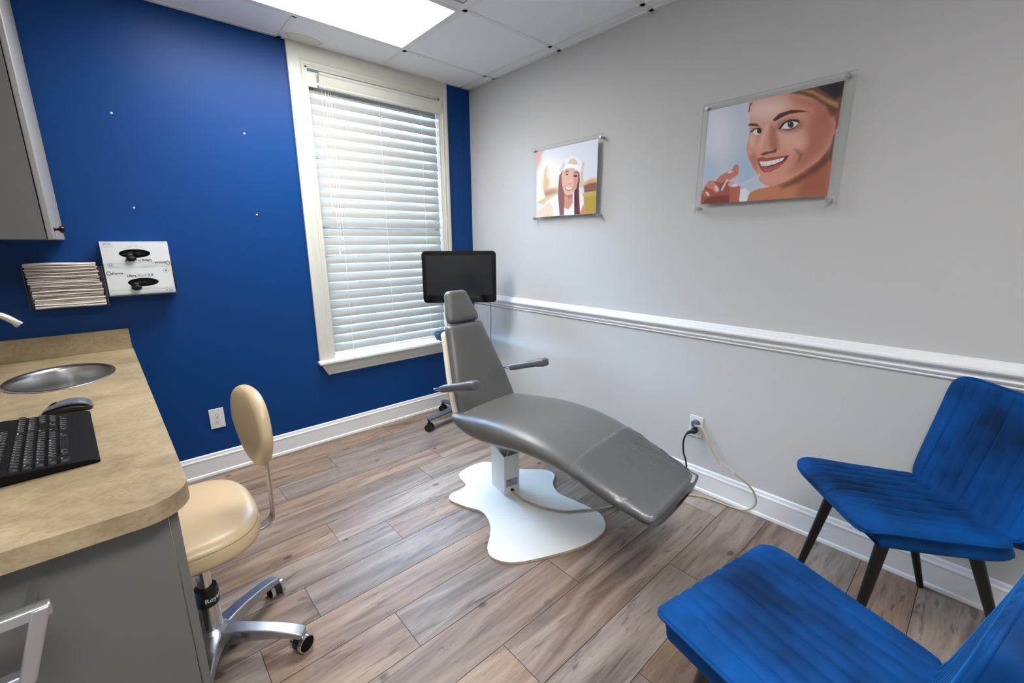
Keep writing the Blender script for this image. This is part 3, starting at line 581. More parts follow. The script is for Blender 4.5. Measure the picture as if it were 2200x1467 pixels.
# ---------------------------------------------------------------- framed acrylic prints
def _print_art():
    face = [
        ((205, 214, 228), 1, 0, [(-0.192,1.481),(1.029,1.143),(1.198,-0.277),(-0.071,-0.177)]),
        ((228, 230, 242), 1, 0.15, [(0.214,0.753),(0.212,0.653),(0.189,0.576),(0.147,0.538),(0.097,0.549),(0.046,0.606),(0.007,0.7),(-0.013,0.81),(-0.01,0.913),(0.016,0.989),(0.058,1.022),(0.109,1.008),(0.157,0.949),(0.195,0.859)]),
        ((168, 196, 226), 0.8, 0.12, [(0.48,0.303),(0.478,0.228),(0.455,0.17),(0.416,0.142),(0.369,0.149),(0.323,0.19),(0.287,0.259),(0.269,0.34),(0.273,0.417),(0.298,0.474),(0.338,0.5),(0.384,0.49),(0.429,0.448),(0.463,0.381)]),
        ((170, 198, 222), 0.7, 0.1, [(0.139,0.339),(0.135,0.291),(0.114,0.255),(0.082,0.239),(0.044,0.245),(0.007,0.272),(-0.021,0.317),(-0.033,0.368),(-0.028,0.417),(-0.007,0.452),(0.026,0.468),(0.064,0.46),(0.1,0.432),(0.127,0.389)]),
        ((236, 238, 246), 1, 0.01, [(0.344,-0.011),(0.342,0.124),(0.384,0.142),(0.428,0.076),(0.412,-0.012)]),
        ((200, 130, 98), 1, 0.006, [(0.411,-0.018),(0.415,0.054),(0.435,0.093),(0.498,0.12),(0.569,0.127),(0.652,0.172),(0.76,0.254),(0.907,0.344),(0.988,0.42),(1.012,-0.018)]),
        ((158, 90, 68), 0.8, 0.05, [(0.786,0.006),(0.799,0.115),(0.879,0.254),(0.988,0.481),(1.012,-0.023)]),
        ((105, 52, 40), 0.85, 0.03, [(0.656,0.131),(0.735,0.175),(0.81,0.234),(0.908,0.333),(0.968,0.465),(0.977,0.319),(0.905,0.228),(0.788,0.139),(0.676,0.1)]),
        ((222, 160, 140), 1, 0.004, [(0.368,0.999),(0.354,0.931),(0.359,0.852),(0.36,0.785),(0.371,0.692),(0.363,0.626),(0.361,0.523),(0.385,0.437),(0.427,0.336),(0.47,0.27),(0.495,0.196),(0.55,0.141),(0.604,0.131),(0.686,0.164),(0.802,0.241),(0.908,0.333),(0.963,0.446),(0.99,0.561),(0.998,0.824),(1.004,1.013),(0.682,1.002)]),
        ((180, 110, 92), 0.9, 0.08, [(0.801,0.762),(0.934,0.765),(1.001,0.618),(0.975,0.534),(0.925,0.392),(0.799,0.269),(0.727,0.26),(0.748,0.365),(0.795,0.526)]),
        ((178, 100, 82), 0.7, 0.05, [(0.647,0.951),(0.885,0.878),(0.975,0.724),(0.907,0.683),(0.795,0.815)]),
        ((244, 214, 203), 0.9, 0.09, [(0.633,0.894),(0.631,0.851),(0.604,0.815),(0.554,0.793),(0.491,0.79),(0.428,0.807),(0.376,0.842),(0.349,0.887),(0.351,0.933),(0.382,0.97),(0.435,0.991),(0.498,0.991),(0.56,0.972),(0.607,0.937)]),
        ((236, 186, 166), 0.8, 0.07, [(0.8,0.499),(0.784,0.472),(0.75,0.465),(0.704,0.479),(0.656,0.511),(0.615,0.555),(0.59,0.603),(0.586,0.644),(0.603,0.671),(0.639,0.676),(0.685,0.661),(0.732,0.629),(0.771,0.585),(0.795,0.539)]),
        ((240, 205, 190), 0.8, 0.03, [(0.419,0.613),(0.419,0.583),(0.416,0.56),(0.409,0.549),(0.4,0.551),(0.39,0.566),(0.382,0.592),(0.377,0.622),(0.377,0.652),(0.38,0.675),(0.387,0.686),(0.396,0.684),(0.406,0.669),(0.414,0.643)]),
        ((236, 190, 175), 0.8, 0.02, [(0.486,0.752),(0.522,0.743),(0.497,0.595),(0.478,0.52),(0.446,0.527),(0.461,0.603)]),
        ((150, 82, 66), 0.6, 0.03, [(0.535,0.739),(0.575,0.686),(0.603,0.57),(0.611,0.492),(0.571,0.467),(0.537,0.541),(0.531,0.653)]),
        ((160, 90, 72), 0.5, 0.02, [(0.394,0.447),(0.426,0.498),(0.454,0.434),(0.466,0.305),(0.431,0.347)]),
        ((228, 170, 155), 0.9, 0.02, [(0.478,0.52),(0.477,0.504),(0.471,0.492),(0.461,0.486),(0.45,0.489),(0.439,0.499),(0.43,0.514),(0.426,0.532),(0.427,0.548),(0.433,0.56),(0.443,0.566),(0.454,0.563),(0.465,0.553),(0.474,0.538)]),
        ((95, 42, 34), 0.9, 0.008, [(0.474,0.462),(0.508,0.48),(0.569,0.481),(0.597,0.506),(0.597,0.461),(0.545,0.459),(0.503,0.445)]),
        ((85, 42, 34), 1, 0.006, [(0.54,0.779),(0.586,0.828),(0.667,0.839),(0.74,0.82),(0.798,0.788),(0.726,0.802),(0.662,0.805),(0.607,0.787),(0.559,0.76)]),
        ((100, 52, 42), 1, 0.006, [(0.342,0.773),(0.372,0.786),(0.418,0.774),(0.45,0.739),(0.402,0.752)]),
        ((140, 80, 66), 0.6, 0.03, [(0.769,0.69),(0.765,0.663),(0.744,0.642),(0.708,0.632),(0.665,0.635),(0.622,0.65),(0.59,0.676),(0.574,0.706),(0.578,0.734),(0.601,0.755),(0.638,0.765),(0.681,0.761),(0.723,0.745),(0.754,0.72)]),
        ((236, 236, 238), 1, 0.003, [(0.61,0.682),(0.634,0.724),(0.677,0.736),(0.718,0.718),(0.731,0.699),(0.704,0.674),(0.66,0.667)]),
        ((70, 66, 58), 1, 0.003, [(0.701,0.698),(0.7,0.685),(0.695,0.675),(0.686,0.671),(0.676,0.674),(0.667,0.682),(0.659,0.695),(0.656,0.71),(0.656,0.724),(0.662,0.733),(0.67,0.737),(0.68,0.734),(0.69,0.726),(0.697,0.713)]),
        ((15, 12, 12), 1, 0.002, [(0.688,0.704),(0.688,0.698),(0.685,0.694),(0.682,0.692),(0.677,0.693),(0.673,0.697),(0.67,0.702),(0.668,0.709),(0.668,0.715),(0.671,0.719),(0.674,0.721),(0.679,0.719),(0.683,0.716),(0.686,0.71)]),
        ((240, 240, 240), 1, 0.001, [(0.673,0.716),(0.673,0.714),(0.672,0.712),(0.671,0.711),(0.669,0.712),(0.668,0.713),(0.667,0.715),(0.666,0.718),(0.666,0.72),(0.667,0.722),(0.668,0.722),(0.67,0.722),(0.671,0.721),(0.672,0.718)]),
        ((45, 24, 20), 1, 0.004, [(0.588,0.68),(0.619,0.733),(0.667,0.755),(0.725,0.738),(0.747,0.7),(0.723,0.718),(0.677,0.738),(0.634,0.724),(0.611,0.679)]),
        ((110, 55, 45), 0.7, 0.004, [(0.611,0.679),(0.66,0.664),(0.704,0.671),(0.731,0.696),(0.714,0.656),(0.662,0.651)]),
        ((234, 234, 238), 1, 0.003, [(0.39,0.701),(0.414,0.724),(0.45,0.717),(0.472,0.687),(0.456,0.66),(0.42,0.661)]),
        ((66, 56, 50), 1, 0.003, [(0.467,0.69),(0.466,0.679),(0.461,0.671),(0.454,0.668),(0.445,0.67),(0.436,0.677),(0.43,0.688),(0.427,0.7),(0.428,0.711),(0.432,0.718),(0.44,0.721),(0.449,0.719),(0.457,0.712),(0.464,0.701)]),
        ((14, 10, 10), 1, 0.002, [(0.456,0.693),(0.456,0.688),(0.453,0.685),(0.45,0.683),(0.446,0.684),(0.442,0.687),(0.439,0.692),(0.438,0.698),(0.438,0.703),(0.44,0.707),(0.444,0.708),(0.448,0.707),(0.452,0.704),(0.455,0.699)]),
        ((50, 25, 22), 1, 0.004, [(0.369,0.695),(0.402,0.731),(0.449,0.728),(0.475,0.698),(0.45,0.715),(0.413,0.717),(0.393,0.696)]),
        ((178, 82, 84), 1, 0.004, [(0.455,0.423),(0.486,0.434),(0.532,0.417),(0.575,0.419),(0.698,0.418),(0.678,0.365),(0.629,0.308),(0.572,0.278),(0.521,0.278),(0.488,0.319),(0.467,0.369)]),
        ((60, 20, 22), 1, 0.003, [(0.473,0.396),(0.526,0.391),(0.578,0.392),(0.69,0.411),(0.658,0.361),(0.601,0.34),(0.54,0.331),(0.495,0.342)]),
        ((246, 244, 242), 1, 0.003, [(0.476,0.393),(0.526,0.387),(0.578,0.389),(0.629,0.396),(0.665,0.403),(0.653,0.373),(0.6,0.35),(0.54,0.338),(0.494,0.347)]),
        ((200, 180, 178), 0.8, 0.002, [(0.501,0.391),(0.504,0.391),(0.509,0.344),(0.505,0.345)]),
        ((200, 180, 178), 0.8, 0.002, [(0.528,0.388),(0.53,0.388),(0.536,0.337),(0.533,0.337)]),
        ((200, 180, 178), 0.8, 0.002, [(0.565,0.388),(0.567,0.387),(0.573,0.341),(0.569,0.342)]),
        ((200, 180, 178), 0.8, 0.002, [(0.599,0.391),(0.602,0.39),(0.606,0.35),(0.603,0.351)]),
        ((200, 180, 178), 0.8, 0.002, [(0.629,0.395),(0.632,0.394),(0.636,0.36),(0.633,0.361)]),
        ((214, 120, 118), 0.7, 0.01, [(0.516,0.308),(0.578,0.309),(0.635,0.337),(0.621,0.312),(0.571,0.289),(0.527,0.288)]),
        ((130, 62, 50), 0.7, 0.02, [(0.726,0.467),(0.755,0.455),(0.79,0.41),(0.781,0.358),(0.763,0.34),(0.772,0.403)]),
        ((226, 165, 148), 0.8, 0.03, [(0.639,0.208),(0.638,0.191),(0.627,0.176),(0.608,0.167),(0.585,0.165),(0.563,0.171),(0.545,0.184),(0.536,0.201),(0.537,0.219),(0.548,0.233),(0.568,0.242),(0.59,0.244),(0.613,0.238),(0.63,0.225)]),
        ((122, 78, 52), 1, 0.015, [(0.651,0.989),(0.727,1.018),(0.801,1.033),(1.003,1.023),(1.004,0.774),(0.991,0.709),(0.947,0.711),(0.899,0.814),(0.816,0.899),(0.726,0.958)]),
        ((205, 155, 105), 0.8, 0.015, [(0.721,0.997),(0.811,0.941),(0.92,0.828),(0.982,0.78),(0.978,0.82),(0.891,0.886),(0.8,0.972)]),
        ((34, 30, 36), 1, 0.02, [(0.828,0.995),(1.003,1.023),(0.996,0.873),(0.952,0.857),(0.896,0.914)]),
        ((150, 78, 66), 1, 0.01, [(0.966,0.706),(1.001,0.755),(1.003,0.617),(0.985,0.572),(0.984,0.642)]),
        ((88, 62, 50), 1, 0.012, [(0.979,0.534),(0.993,0.565),(0.99,0.307),(0.969,0.362)]),
        ((150, 86, 62), 1, 0.005, [(0.341,0.9),(0.344,0.984),(0.37,0.997),(0.354,0.943),(0.354,0.898)]),
        ((172, 92, 76), 1, 0.004, [(-0.002,-0.017),(-0.003,0.107),(0.025,0.206),(0.062,0.254),(0.116,0.243),(0.199,0.23),(0.26,0.221),(0.339,0.16),(0.345,0.087),(0.34,-0.023)]),
        ((120, 54, 46), 0.8, 0.02, [(0.006,-0.005),(0.054,0.074),(0.16,0.086),(0.253,0.074),(0.26,-0.014)]),
        ((205, 128, 108), 1, 0.004, [(0.12,0.249),(0.153,0.293),(0.211,0.326),(0.25,0.341),(0.275,0.39),(0.299,0.392),(0.314,0.362),(0.313,0.285),(0.258,0.246),(0.17,0.216)]),
        ((214, 136, 118), 1, 0.004, [(0.026,0.196),(0.051,0.251),(0.1,0.243),(0.147,0.176),(0.159,0.124),(0.126,0.116),(0.091,0.159)]),
        ((190, 108, 90), 1, 0.004, [(0.251,0.149),(0.339,0.16),(0.346,-0.011),(0.265,-0.014)]),
        ((190, 112, 96), 1, 0.004, [(-0.002,0.146),(0.031,0.167),(0.079,0.103),(0.065,0.079),(0.021,0.091)]),
        ((238, 214, 216), 1, 0.003, [(0.112,0.187),(0.132,0.198),(0.161,0.143),(0.144,0.126),(0.124,0.142)]),
        ((236, 208, 210), 1, 0.003, [(0.033,0.131),(0.049,0.14),(0.081,0.094),(0.062,0.083)]),
        ((236, 214, 216), 1, 0.003, [(0.214,0.32),(0.24,0.339),(0.273,0.322),(0.238,0.307)]),
        ((226, 228, 234), 1, 0.002, [(0.174,0.135),(0.219,0.257),(0.23,0.244),(0.189,0.13)]),
        ((222, 200, 216), 0.75, 0.01, [(0.34,0.196),(0.338,0.181),(0.326,0.168),(0.307,0.159),(0.283,0.158),(0.26,0.163),(0.242,0.174),(0.234,0.189),(0.236,0.204),(0.248,0.217),(0.268,0.225),(0.291,0.227),(0.314,0.222),(0.331,0.211)]),
        ((226, 214, 226), 0.7, 0.008, [(0.337,0.179),(0.414,0.221),(0.488,0.273),(0.501,0.244),(0.426,0.195),(0.349,0.159)]),
        ((245, 240, 246), 0.8, 0.003, [(0.32,0.179),(0.319,0.172),(0.313,0.166),(0.303,0.163),(0.291,0.162),(0.279,0.164),(0.271,0.169),(0.266,0.175),(0.268,0.182),(0.274,0.187),(0.284,0.191),(0.296,0.192),(0.308,0.19),(0.316,0.185)]),
    ]
    girl = [
        ((222, 228, 240), 1, 0, [(-0.164,1.319),(1.416,1.09),(1.495,-0.207),(-0.146,-0.188)]),
        ((250, 244, 234), 0.9, 0.15, [(0.53,0.561),(0.507,0.444),(0.435,0.354),(0.325,0.308),(0.197,0.318),(0.076,0.385),(-0.01,0.496),(-0.042,0.628),(-0.014,0.752),(0.068,0.841),(0.184,0.879),(0.31,0.859),(0.422,0.79),(0.499,0.684)]),
        ((232, 150, 128), 0.8, 0.05, [(-0.035,1.03),(0.114,1.005),(0.064,0.838),(0.005,0.712)]),
        ((214, 178, 130), 0.85, 0.05, [(0.106,0.408),(0.122,0.609),(0.147,0.716),(0.186,0.755),(0.202,0.599),(0.25,0.528),(0.219,0.421),(0.386,0.427),(0.388,0.361),(0.169,0.29)]),
        ((170, 130, 100), 0.8, 0.05, [(0.127,0.384),(0.259,0.417),(0.388,0.383),(0.389,0.34),(0.169,0.296)]),
        ((222, 196, 150), 1, 0.02, [(0.129,0.288),(0.389,0.329),(0.366,0.254),(0.172,0.177),(-0.001,0.234)]),
        ((226, 172, 112), 1, 0.02, [(0.8,0.438),(0.897,0.484),(1.004,0.482),(1.007,0.407),(0.803,0.367)]),
        ((140, 88, 74), 1, 0.015, [(0.802,0.397),(0.9,0.428),(1.007,0.427),(1.002,0.303),(0.817,0.299)]),
        ((186, 160, 58), 1, 0.02, [(0.795,0.29),(1.012,0.307),(1.017,-0.011),(0.83,-0.003)]),
        ((206, 184, 110), 0.7, 0.02, [(0.806,0.294),(1.007,0.303),(1.004,0.248),(0.808,0.243)]),
        ((214, 190, 160), 1, 0.02, [(0.755,0.738),(0.806,0.711),(0.788,0.613),(0.803,0.377),(0.752,0.382)]),
        ((246, 214, 196), 1, 0.01, [(-0.004,-0.006),(0.001,0.094),(0.132,0.145),(0.185,0.199),(0.264,0.216),(0.318,0.123),(0.296,-0.011)]),
        ((252, 250, 250), 1, 0.02, [(-0.011,0.442),(0.106,0.442),(0.158,0.302),(-0.001,0.239)]),
        ((220, 142, 100), 1, 0.006, [(0.801,0.15),(0.852,0.001),(0.755,0.003),(0.786,0.088)]),
        ((240, 240, 246), 1, 0.004, [(0.383,0.324),(0.262,0.278),(0.164,0.223),(0.145,0.167),(0.224,0.219),(0.298,0.158),(0.311,-0.006),(0.674,-0.003),(0.645,0.308)]),
        ((238, 240, 248), 1, 0.004, [(0.726,0.327),(0.808,0.248),(0.814,0.159),(0.765,0.041),(0.734,0.122)]),
        ((208, 150, 128), 1, 0.004, [(0.477,0.321),(0.633,0.319),(0.638,0.17),(0.57,0.083),(0.502,0.114)]),
        ((150, 95, 80), 0.6, 0.01, [(0.514,0.297),(0.633,0.319),(0.636,0.245),(0.576,0.239)]),
        ((140, 92, 88), 1, 0.012, [(0.395,0.491),(0.406,0.597),(0.472,0.674),(0.447,0.571),(0.46,0.463),(0.501,0.33),(0.499,0.004),(0.424,0.007),(0.39,0.307)]),
        ((112, 44, 42), 1, 0.006, [(0.685,0.636),(0.733,0.589),(0.743,0.475),(0.733,0.383),(0.743,0.227),(0.761,0.002),(0.668,0.003),(0.658,0.338),(0.703,0.459)]),
        ((60, 22, 34), 0.8, 0.008, [(0.662,0.338),(0.7,0.386),(0.708,0.176),(0.673,0.03)]),
        ((228, 184, 168), 1, 0.004, [(0.444,0.571),(0.455,0.634),(0.52,0.683),(0.644,0.667),(0.713,0.591),(0.715,0.478),(0.689,0.377),(0.616,0.299),(0.545,0.287),(0.488,0.353),(0.455,0.463)]),
        ((205, 140, 118), 0.8, 0.02, [(0.622,0.634),(0.71,0.582),(0.711,0.468),(0.678,0.378),(0.632,0.34),(0.65,0.485)]),
        ((236, 238, 243), 1, 0.004, [(0.399,0.641),(0.427,0.722),(0.486,0.808),(0.603,0.842),(0.719,0.804),(0.772,0.715),(0.762,0.606),(0.729,0.589),(0.691,0.645),(0.62,0.683),(0.525,0.688),(0.454,0.655)]),
        ((224, 194, 174), 1, 0.004, [(0.545,0.745),(0.575,0.795),(0.633,0.807),(0.686,0.758),(0.709,0.692),(0.619,0.725)]),
        ((250, 250, 252), 1, 0.003, [(0.496,0.681),(0.559,0.74),(0.694,0.701),(0.732,0.612),(0.62,0.679),(0.549,0.689)]),
        ((196, 200, 212), 0.6, 0.01, [(0.399,0.641),(0.427,0.722),(0.486,0.798),(0.501,0.712),(0.454,0.666)]),
        ((140, 95, 84), 1, 0.004, [(0.491,0.633),(0.521,0.649),(0.569,0.64),(0.566,0.628),(0.504,0.624)]),
        ((90, 50, 46), 1, 0.004, [(0.648,0.612),(0.674,0.617),(0.713,0.589),(0.681,0.595)]),
        ((110, 78, 74), 1, 0.004, [(0.562,0.59),(0.559,0.585),(0.55,0.581),(0.536,0.58),(0.521,0.582),(0.508,0.586),(0.498,0.592),(0.495,0.598),(0.498,0.604),(0.507,0.607),(0.521,0.608),(0.536,0.607),(0.549,0.602),(0.559,0.596)]),
        ((66, 36, 40), 1, 0.004, [(0.703,0.55),(0.701,0.543),(0.693,0.538),(0.681,0.536),(0.667,0.538),(0.655,0.542),(0.646,0.549),(0.643,0.557),(0.646,0.563),(0.654,0.568),(0.666,0.57),(0.679,0.568),(0.692,0.564),(0.7,0.557)]),
        ((240, 236, 236), 1, 0.002, [(0.519,0.596),(0.518,0.594),(0.516,0.592),(0.512,0.591),(0.509,0.591),(0.505,0.593),(0.503,0.596),(0.502,0.598),(0.503,0.601),(0.505,0.603),(0.508,0.604),(0.512,0.603),(0.516,0.602),(0.518,0.599)]),
        ((190, 120, 112), 1, 0.005, [(0.497,0.438),(0.571,0.404),(0.648,0.402),(0.62,0.357),(0.561,0.35),(0.517,0.382)]),
        ((244, 240, 236), 1, 0.003, [(0.51,0.426),(0.571,0.397),(0.636,0.395),(0.607,0.374),(0.56,0.37),(0.525,0.394)]),
        ((190, 130, 112), 0.8, 0.008, [(0.557,0.464),(0.616,0.457),(0.605,0.442),(0.569,0.445)]),
    ]
    return face, girl

def paint(ops, nx, ny):
    X, Y = np.meshgrid((np.arange(nx)+.5)/nx, (np.arange(ny)+.5)/ny); img = np.zeros((ny, nx, 3)); img[:] = .5; asp = nx/ny
    for c, al, soft, pts in ops:
        c = np.array(lin(c)); P = np.array(pts, float); n = len(P); ins = np.zeros(X.shape, bool); dist = np.full(X.shape, 9.)
        for i in range(n):
            x0, y0 = P[i]; x1, y1 = P[(i+1) % n]
            if y0 != y1:
                cr = ((y0 > Y) != (y1 > Y)) & (X < (x1-x0)*(Y-y0)/(y1-y0)+x0); ins ^= cr
            dx, dy = (x1-x0)*asp, y1-y0; L2 = dx*dx+dy*dy+1e-12
            t = np.clip((((X-x0)*asp)*dx+(Y-y0)*dy)/L2, 0, 1); dist = np.minimum(dist, np.hypot((X-x0)*asp-t*dx, Y-y0-t*dy))
        sd_ = np.where(ins, dist, -dist); s_ = max(soft, .0018)
        a = np.clip(sd_/(2*s_)+.5, 0, 1); a = (a*a*(3-2*a)*al)[..., None]; img = img*(1-a)+c*a
    return img
acr = clear('acrylic_sheet', (.994, .997, .997), .0, .02, 1.15)
def framed(label, y0, y1, z0, z1, py0, py1, pz0, pz1, ops, nx, ny, xo, bolts):
    """y0 > y1: left and right as seen from the room"""
    t = empty('photo_print', label, 'picture', (0, (y0+y1)/2, z0)); oy, oz = (y0+y1)/2, z0
    g = G(); g.box(-xo, -xo+.004, y1-oy, y0-oy, 0, z1-z0); g.build('acrylic_panel', acr, t, sm=0)
    g = G(); g.box(-xo+.0062, -xo+.010, y1-oy, y0-oy, 0, z1-z0); g.build('back_panel', acr, t, sm=0)
    me = bpy.data.meshes.new('print'); ys = np.linspace(py0-oy, py1-oy, nx+1); zs = np.linspace(pz0-oz, pz1-oz, ny+1)
    V = np.zeros((ny+1, nx+1, 3)); V[..., 0] = -xo+.005; V[..., 1] = ys[None, :]; V[..., 2] = zs[:, None]
    I = np.arange((nx+1)*(ny+1)).reshape(ny+1, nx+1); Fc = np.stack([I[:-1, :-1], I[:-1, 1:], I[1:, 1:], I[1:, :-1]], -1).reshape(-1, 4)
    nb = (nx+1)*(ny+1); Vb = V.reshape(-1, 3); cr = np.array([I[0, 0], I[0, -1], I[-1, -1], I[-1, 0]]); Vk = Vb[cr].copy(); Vk[:, 0] += .0008
    fs = Fc.tolist()+[[nb+3, nb+2, nb+1, nb]]+[[int(cr[i]), nb+i, nb+(i+1) % 4, int(cr[(i+1) % 4])] for i in range(4)]
    me.from_pydata(np.vstack([Vb, Vk]).tolist(), [], fs); me.update()
    at = me.color_attributes.new('ink', 'FLOAT_COLOR', 'CORNER'); img = paint(ops, nx, ny)
    cols = np.ones((len(me.loops), 4)); cols[:nx*ny*4, :3] = np.repeat(img.reshape(-1, 3), 4, 0); at.data.foreach_set('color', cols.ravel())
    if 'photo_paper' not in bpy.data.materials:
        m = bpy.data.materials.new('photo_paper'); m.use_nodes = True; nt = m.node_tree; a = nt.nodes.new('ShaderNodeAttribute'); a.attribute_name = 'ink'
        b = nt.nodes['Principled BSDF']; nt.links.new(a.outputs['Color'], b.inputs['Base Color']); b.inputs['Roughness'].default_value = .5
    me.materials.append(bpy.data.materials['photo_paper']); p = bpy.data.objects.new('print', me); COL.objects.link(p); p.parent = t
    for by, bz_ in bolts:
        g = G(); g.tube([(0, by-oy, bz_-oz), (-xo-.001, by-oy, bz_-oz), (-xo-.006, by-oy, bz_-oz), (-xo-.007, by-oy, bz_-oz)], [.0075, .0075, .0085, .0075], 16); g.build('standoff_bolt', brushed, t)
    return t
face, girl = _print_art()
framed('small acrylic photo of a smiling young woman in a backwards white cap', -.722, -1.283, 1.448, 1.905, -.752, -1.243, 1.475, 1.882, girl, 240, 200, .034,
    [(-.738, 1.888), (-1.262, 1.886), (-.738, 1.466), (-1.262, 1.466)])
framed('large acrylic photo of a smiling woman holding a clear aligner, right of the smaller print', -1.840, -2.412, 1.440, 1.925, -1.866, -2.376, 1.486, 1.898, face, 330, 266, .030,
    [(-1.858, 1.908), (-2.386, 1.911), (-1.858, 1.466), (-2.386, 1.466)])
# ---------------------------------------------------------------- worktop on the left wall
def stone():
    m = bpy.data.materials.new('tan_stone_laminate'); m.use_nodes = True; nt = m.node_tree; b = nt.nodes['Principled BSDF']; N = nt.nodes.new; L = nt.links.new
    tc = N('ShaderNodeTexCoord'); mp = N('ShaderNodeMapping'); mp.inputs['Rotation'].default_value = (0, 0, .5); mp.inputs['Scale'].default_value = (1, 1.35, 1.5); L(tc.outputs['Object'], mp.inputs[0])
    def ns(s, d, di=0): n = N('ShaderNodeTexNoise'); n.inputs['Scale'].default_value = s; n.inputs['Detail'].default_value = d; n.inputs['Distortion'].default_value = di; n.inputs['Roughness'].default_value = .65; L(mp.outputs[0], n.inputs['Vector']); return n
    def rp(n, st):
        r = N('ShaderNodeValToRGB'); e = r.color_ramp.elements
        while len(e) < len(st): e.new(.5)
        for el, (p, c) in zip(e, st): el.position = p; el.color = (*lin(c), 1)
        L(n.outputs['Fac'], r.inputs[0]); return r
    a = rp(ns(6, 12, .4), [(.3, (134, 118, 92)), (.45, (158, 142, 114)), (.58, (173, 157, 127)), (.72, (186, 172, 144))])
    c = rp(ns(70, 8), [(.3, (200, 190, 175)), (.5, (245, 240, 232)), (.7, (255, 255, 255))])
    mx = N('ShaderNodeMix'); mx.data_type = 'RGBA'; mx.blend_type = 'MULTIPLY'; mx.inputs[0].default_value = .6; L(a.outputs[0], mx.inputs[6]); L(c.outputs[0], mx.inputs[7])
    vo = N('ShaderNodeTexVoronoi'); vo.inputs['Scale'].default_value = 60; L(mp.outputs[0], vo.inputs['Vector'])
    r = N('ShaderNodeValToRGB'); e = r.color_ramp.elements; e[0].color = (.25, .18, .12, 1); e[0].position = .05; e[1].color = (1, 1, 1, 1); e[1].position = .16; L(vo.outputs['Distance'], r.inputs[0])
    m2 = N('ShaderNodeMix'); m2.data_type = 'RGBA'; m2.blend_type = 'MULTIPLY'; m2.inputs[0].default_value = .3; L(mx.outputs[2], m2.inputs[6]); L(r.outputs[0], m2.inputs[7])
    L(m2.outputs[2], b.inputs['Base Color']); b.inputs['Roughness'].default_value = .36; b.inputs['Specular IOR Level'].default_value = .4
    return m
stone_m = stone(); ZC = .803; XE0, XE1, YN = -2.168, -2.119, -1.822
ct = empty('countertop', 'tan stone-look worktop with a round sink along the left wall', 'countertop', (-2.4, -.9, .762)); ox, oy, oz = -2.4, -.9, .762
SX, SY, SRX, SRY = -2.393, -.478, .150, .205
# top with an oval cut-out: ring between outline and hole
out = [(XL+.001, -.001), (XE0, -.001)]
rc_ = .085; cx_, cy_ = XE1-rc_, YN+rc_
out += [(cx_+rc_*math.cos(a), cy_+rc_*math.sin(a)) for a in [-PI/2*i/10 for i in range(11)]]
out += [(XL+.001, YN)]
def resample(P, n):
    P = [Vector((*p, 0)) for p in P]; P.append(P[0]); Ls = [0]
    for a, b_ in zip(P, P[1:]): Ls.append(Ls[-1]+(b_-a).length)
    return P, Ls
# split the top in two pieces around the hole for clean faces
hole = [(SX+SRX*math.cos(a), SY+SRY*math.sin(a)) for a in [2*PI*i/48 for i in range(48)]]
bx0, bx1, by0, by1 = XL+.001, SX+SRX+.04, SY-SRY-.03, SY+SRY+.03
def sq(a):
    c, s_ = math.cos(a), math.sin(a); dx = (bx1-SX) if c > 0 else (SX-bx0); dy = (by1-SY) if s_ > 0 else (SY-by0)
    k = min(dx/abs(c) if abs(c) > 1e-6 else 9, dy/abs(s_) if abs(s_) > 1e-6 else 9); return (SX+c*k, SY+s_*k)
import bmesh
def top_faces(g, z):
    ang = sorted(set([2*PI*i/48 for i in range(48)]+[math.atan2(y-SY, x-SX) % (2*PI) for x in (bx0, bx1) for y in (by0, by1)]))
    n = len(ang); vs = [(SX+SRX*math.cos(a)-ox, SY+SRY*math.sin(a)-oy, z-oz) for a in ang]+[(sq(a)[0]-ox, sq(a)[1]-oy, z-oz) for a in ang]
    g.add(vs, [(j, (j+1) % n, n+(j+1) % n, n+j) for j in range(n)])
    L_ = lambda P: [(x-ox, y-oy, z-oz) for x, y in P]
    def xe(y): return XE0+(XE1-XE0)*min(1, -y/(-YN-rc_))
    g.add(L_([(bx0, by1), (bx1, by1), (xe(by1), by1), (XE0, -.001), (bx0, -.001)]), [(0, 1, 2, 3, 4)])
    g.add(L_([(bx1, by0), (xe(by0), by0), (xe(by1), by1), (bx1, by1)]), [(0, 1, 2, 3)])
    g.add(L_([(bx0, by0), (bx1, by0), (xe(by0), by0)]+out[2:]), [tuple(range(3+len(out)-2))])
g = G(); top_faces(g, ZC); top_faces(g, .762)
def xe(y): return XE0+(XE1-XE0)*min(1, -y/(-YN-rc_))
rim = [(bx0, -.001), (XE0, -.001), (xe(by1), by1), (xe(by0), by0)]+out[2:]
g.loft([[(x-ox, y-oy, z-oz) for x, y in rim] for z in (.762, ZC)], cap=False)
g.loft([[(x-ox, y-oy, z-oz) for x, y in hole] for z in (.762, ZC)], cap=False)
g.build('worktop', stone_m, ct, sm=30)
g = G(); g.box(XL+.001-ox, -2.1705-ox, -.020-oy, -.001-oy, ZC-oz, .903-oz); g.build('backsplash', stone_m, ct, bevel=.0015)
g = G(); g.box(XL+.001-ox, XL+.02-ox, YN+.002-oy, -.020-oy, ZC-oz, .903-oz); g.build('side_splash', stone_m, ct, bevel=.0015)
sk = empty('sink', 'oval stainless steel sink set into the tan worktop', 'sink', (SX, SY, ZC))
prof = [(1.06, .0002), (1.065, .003), (1.05, .0055), (.99, .005), (.95, .000), (.925, -.010), (.905, -.06), (.87, -.115), (.78, -.145), (.55, -.155), (.15, -.160), (.02, -.160)]
g = G(); g.loft([[(SRX*k*math.cos(2*PI*j/64), SRY*k*math.sin(2*PI*j/64), z) for j in range(64)] for k, z in prof], cap=False); g.build('bowl', brushed, sk, sm=50)
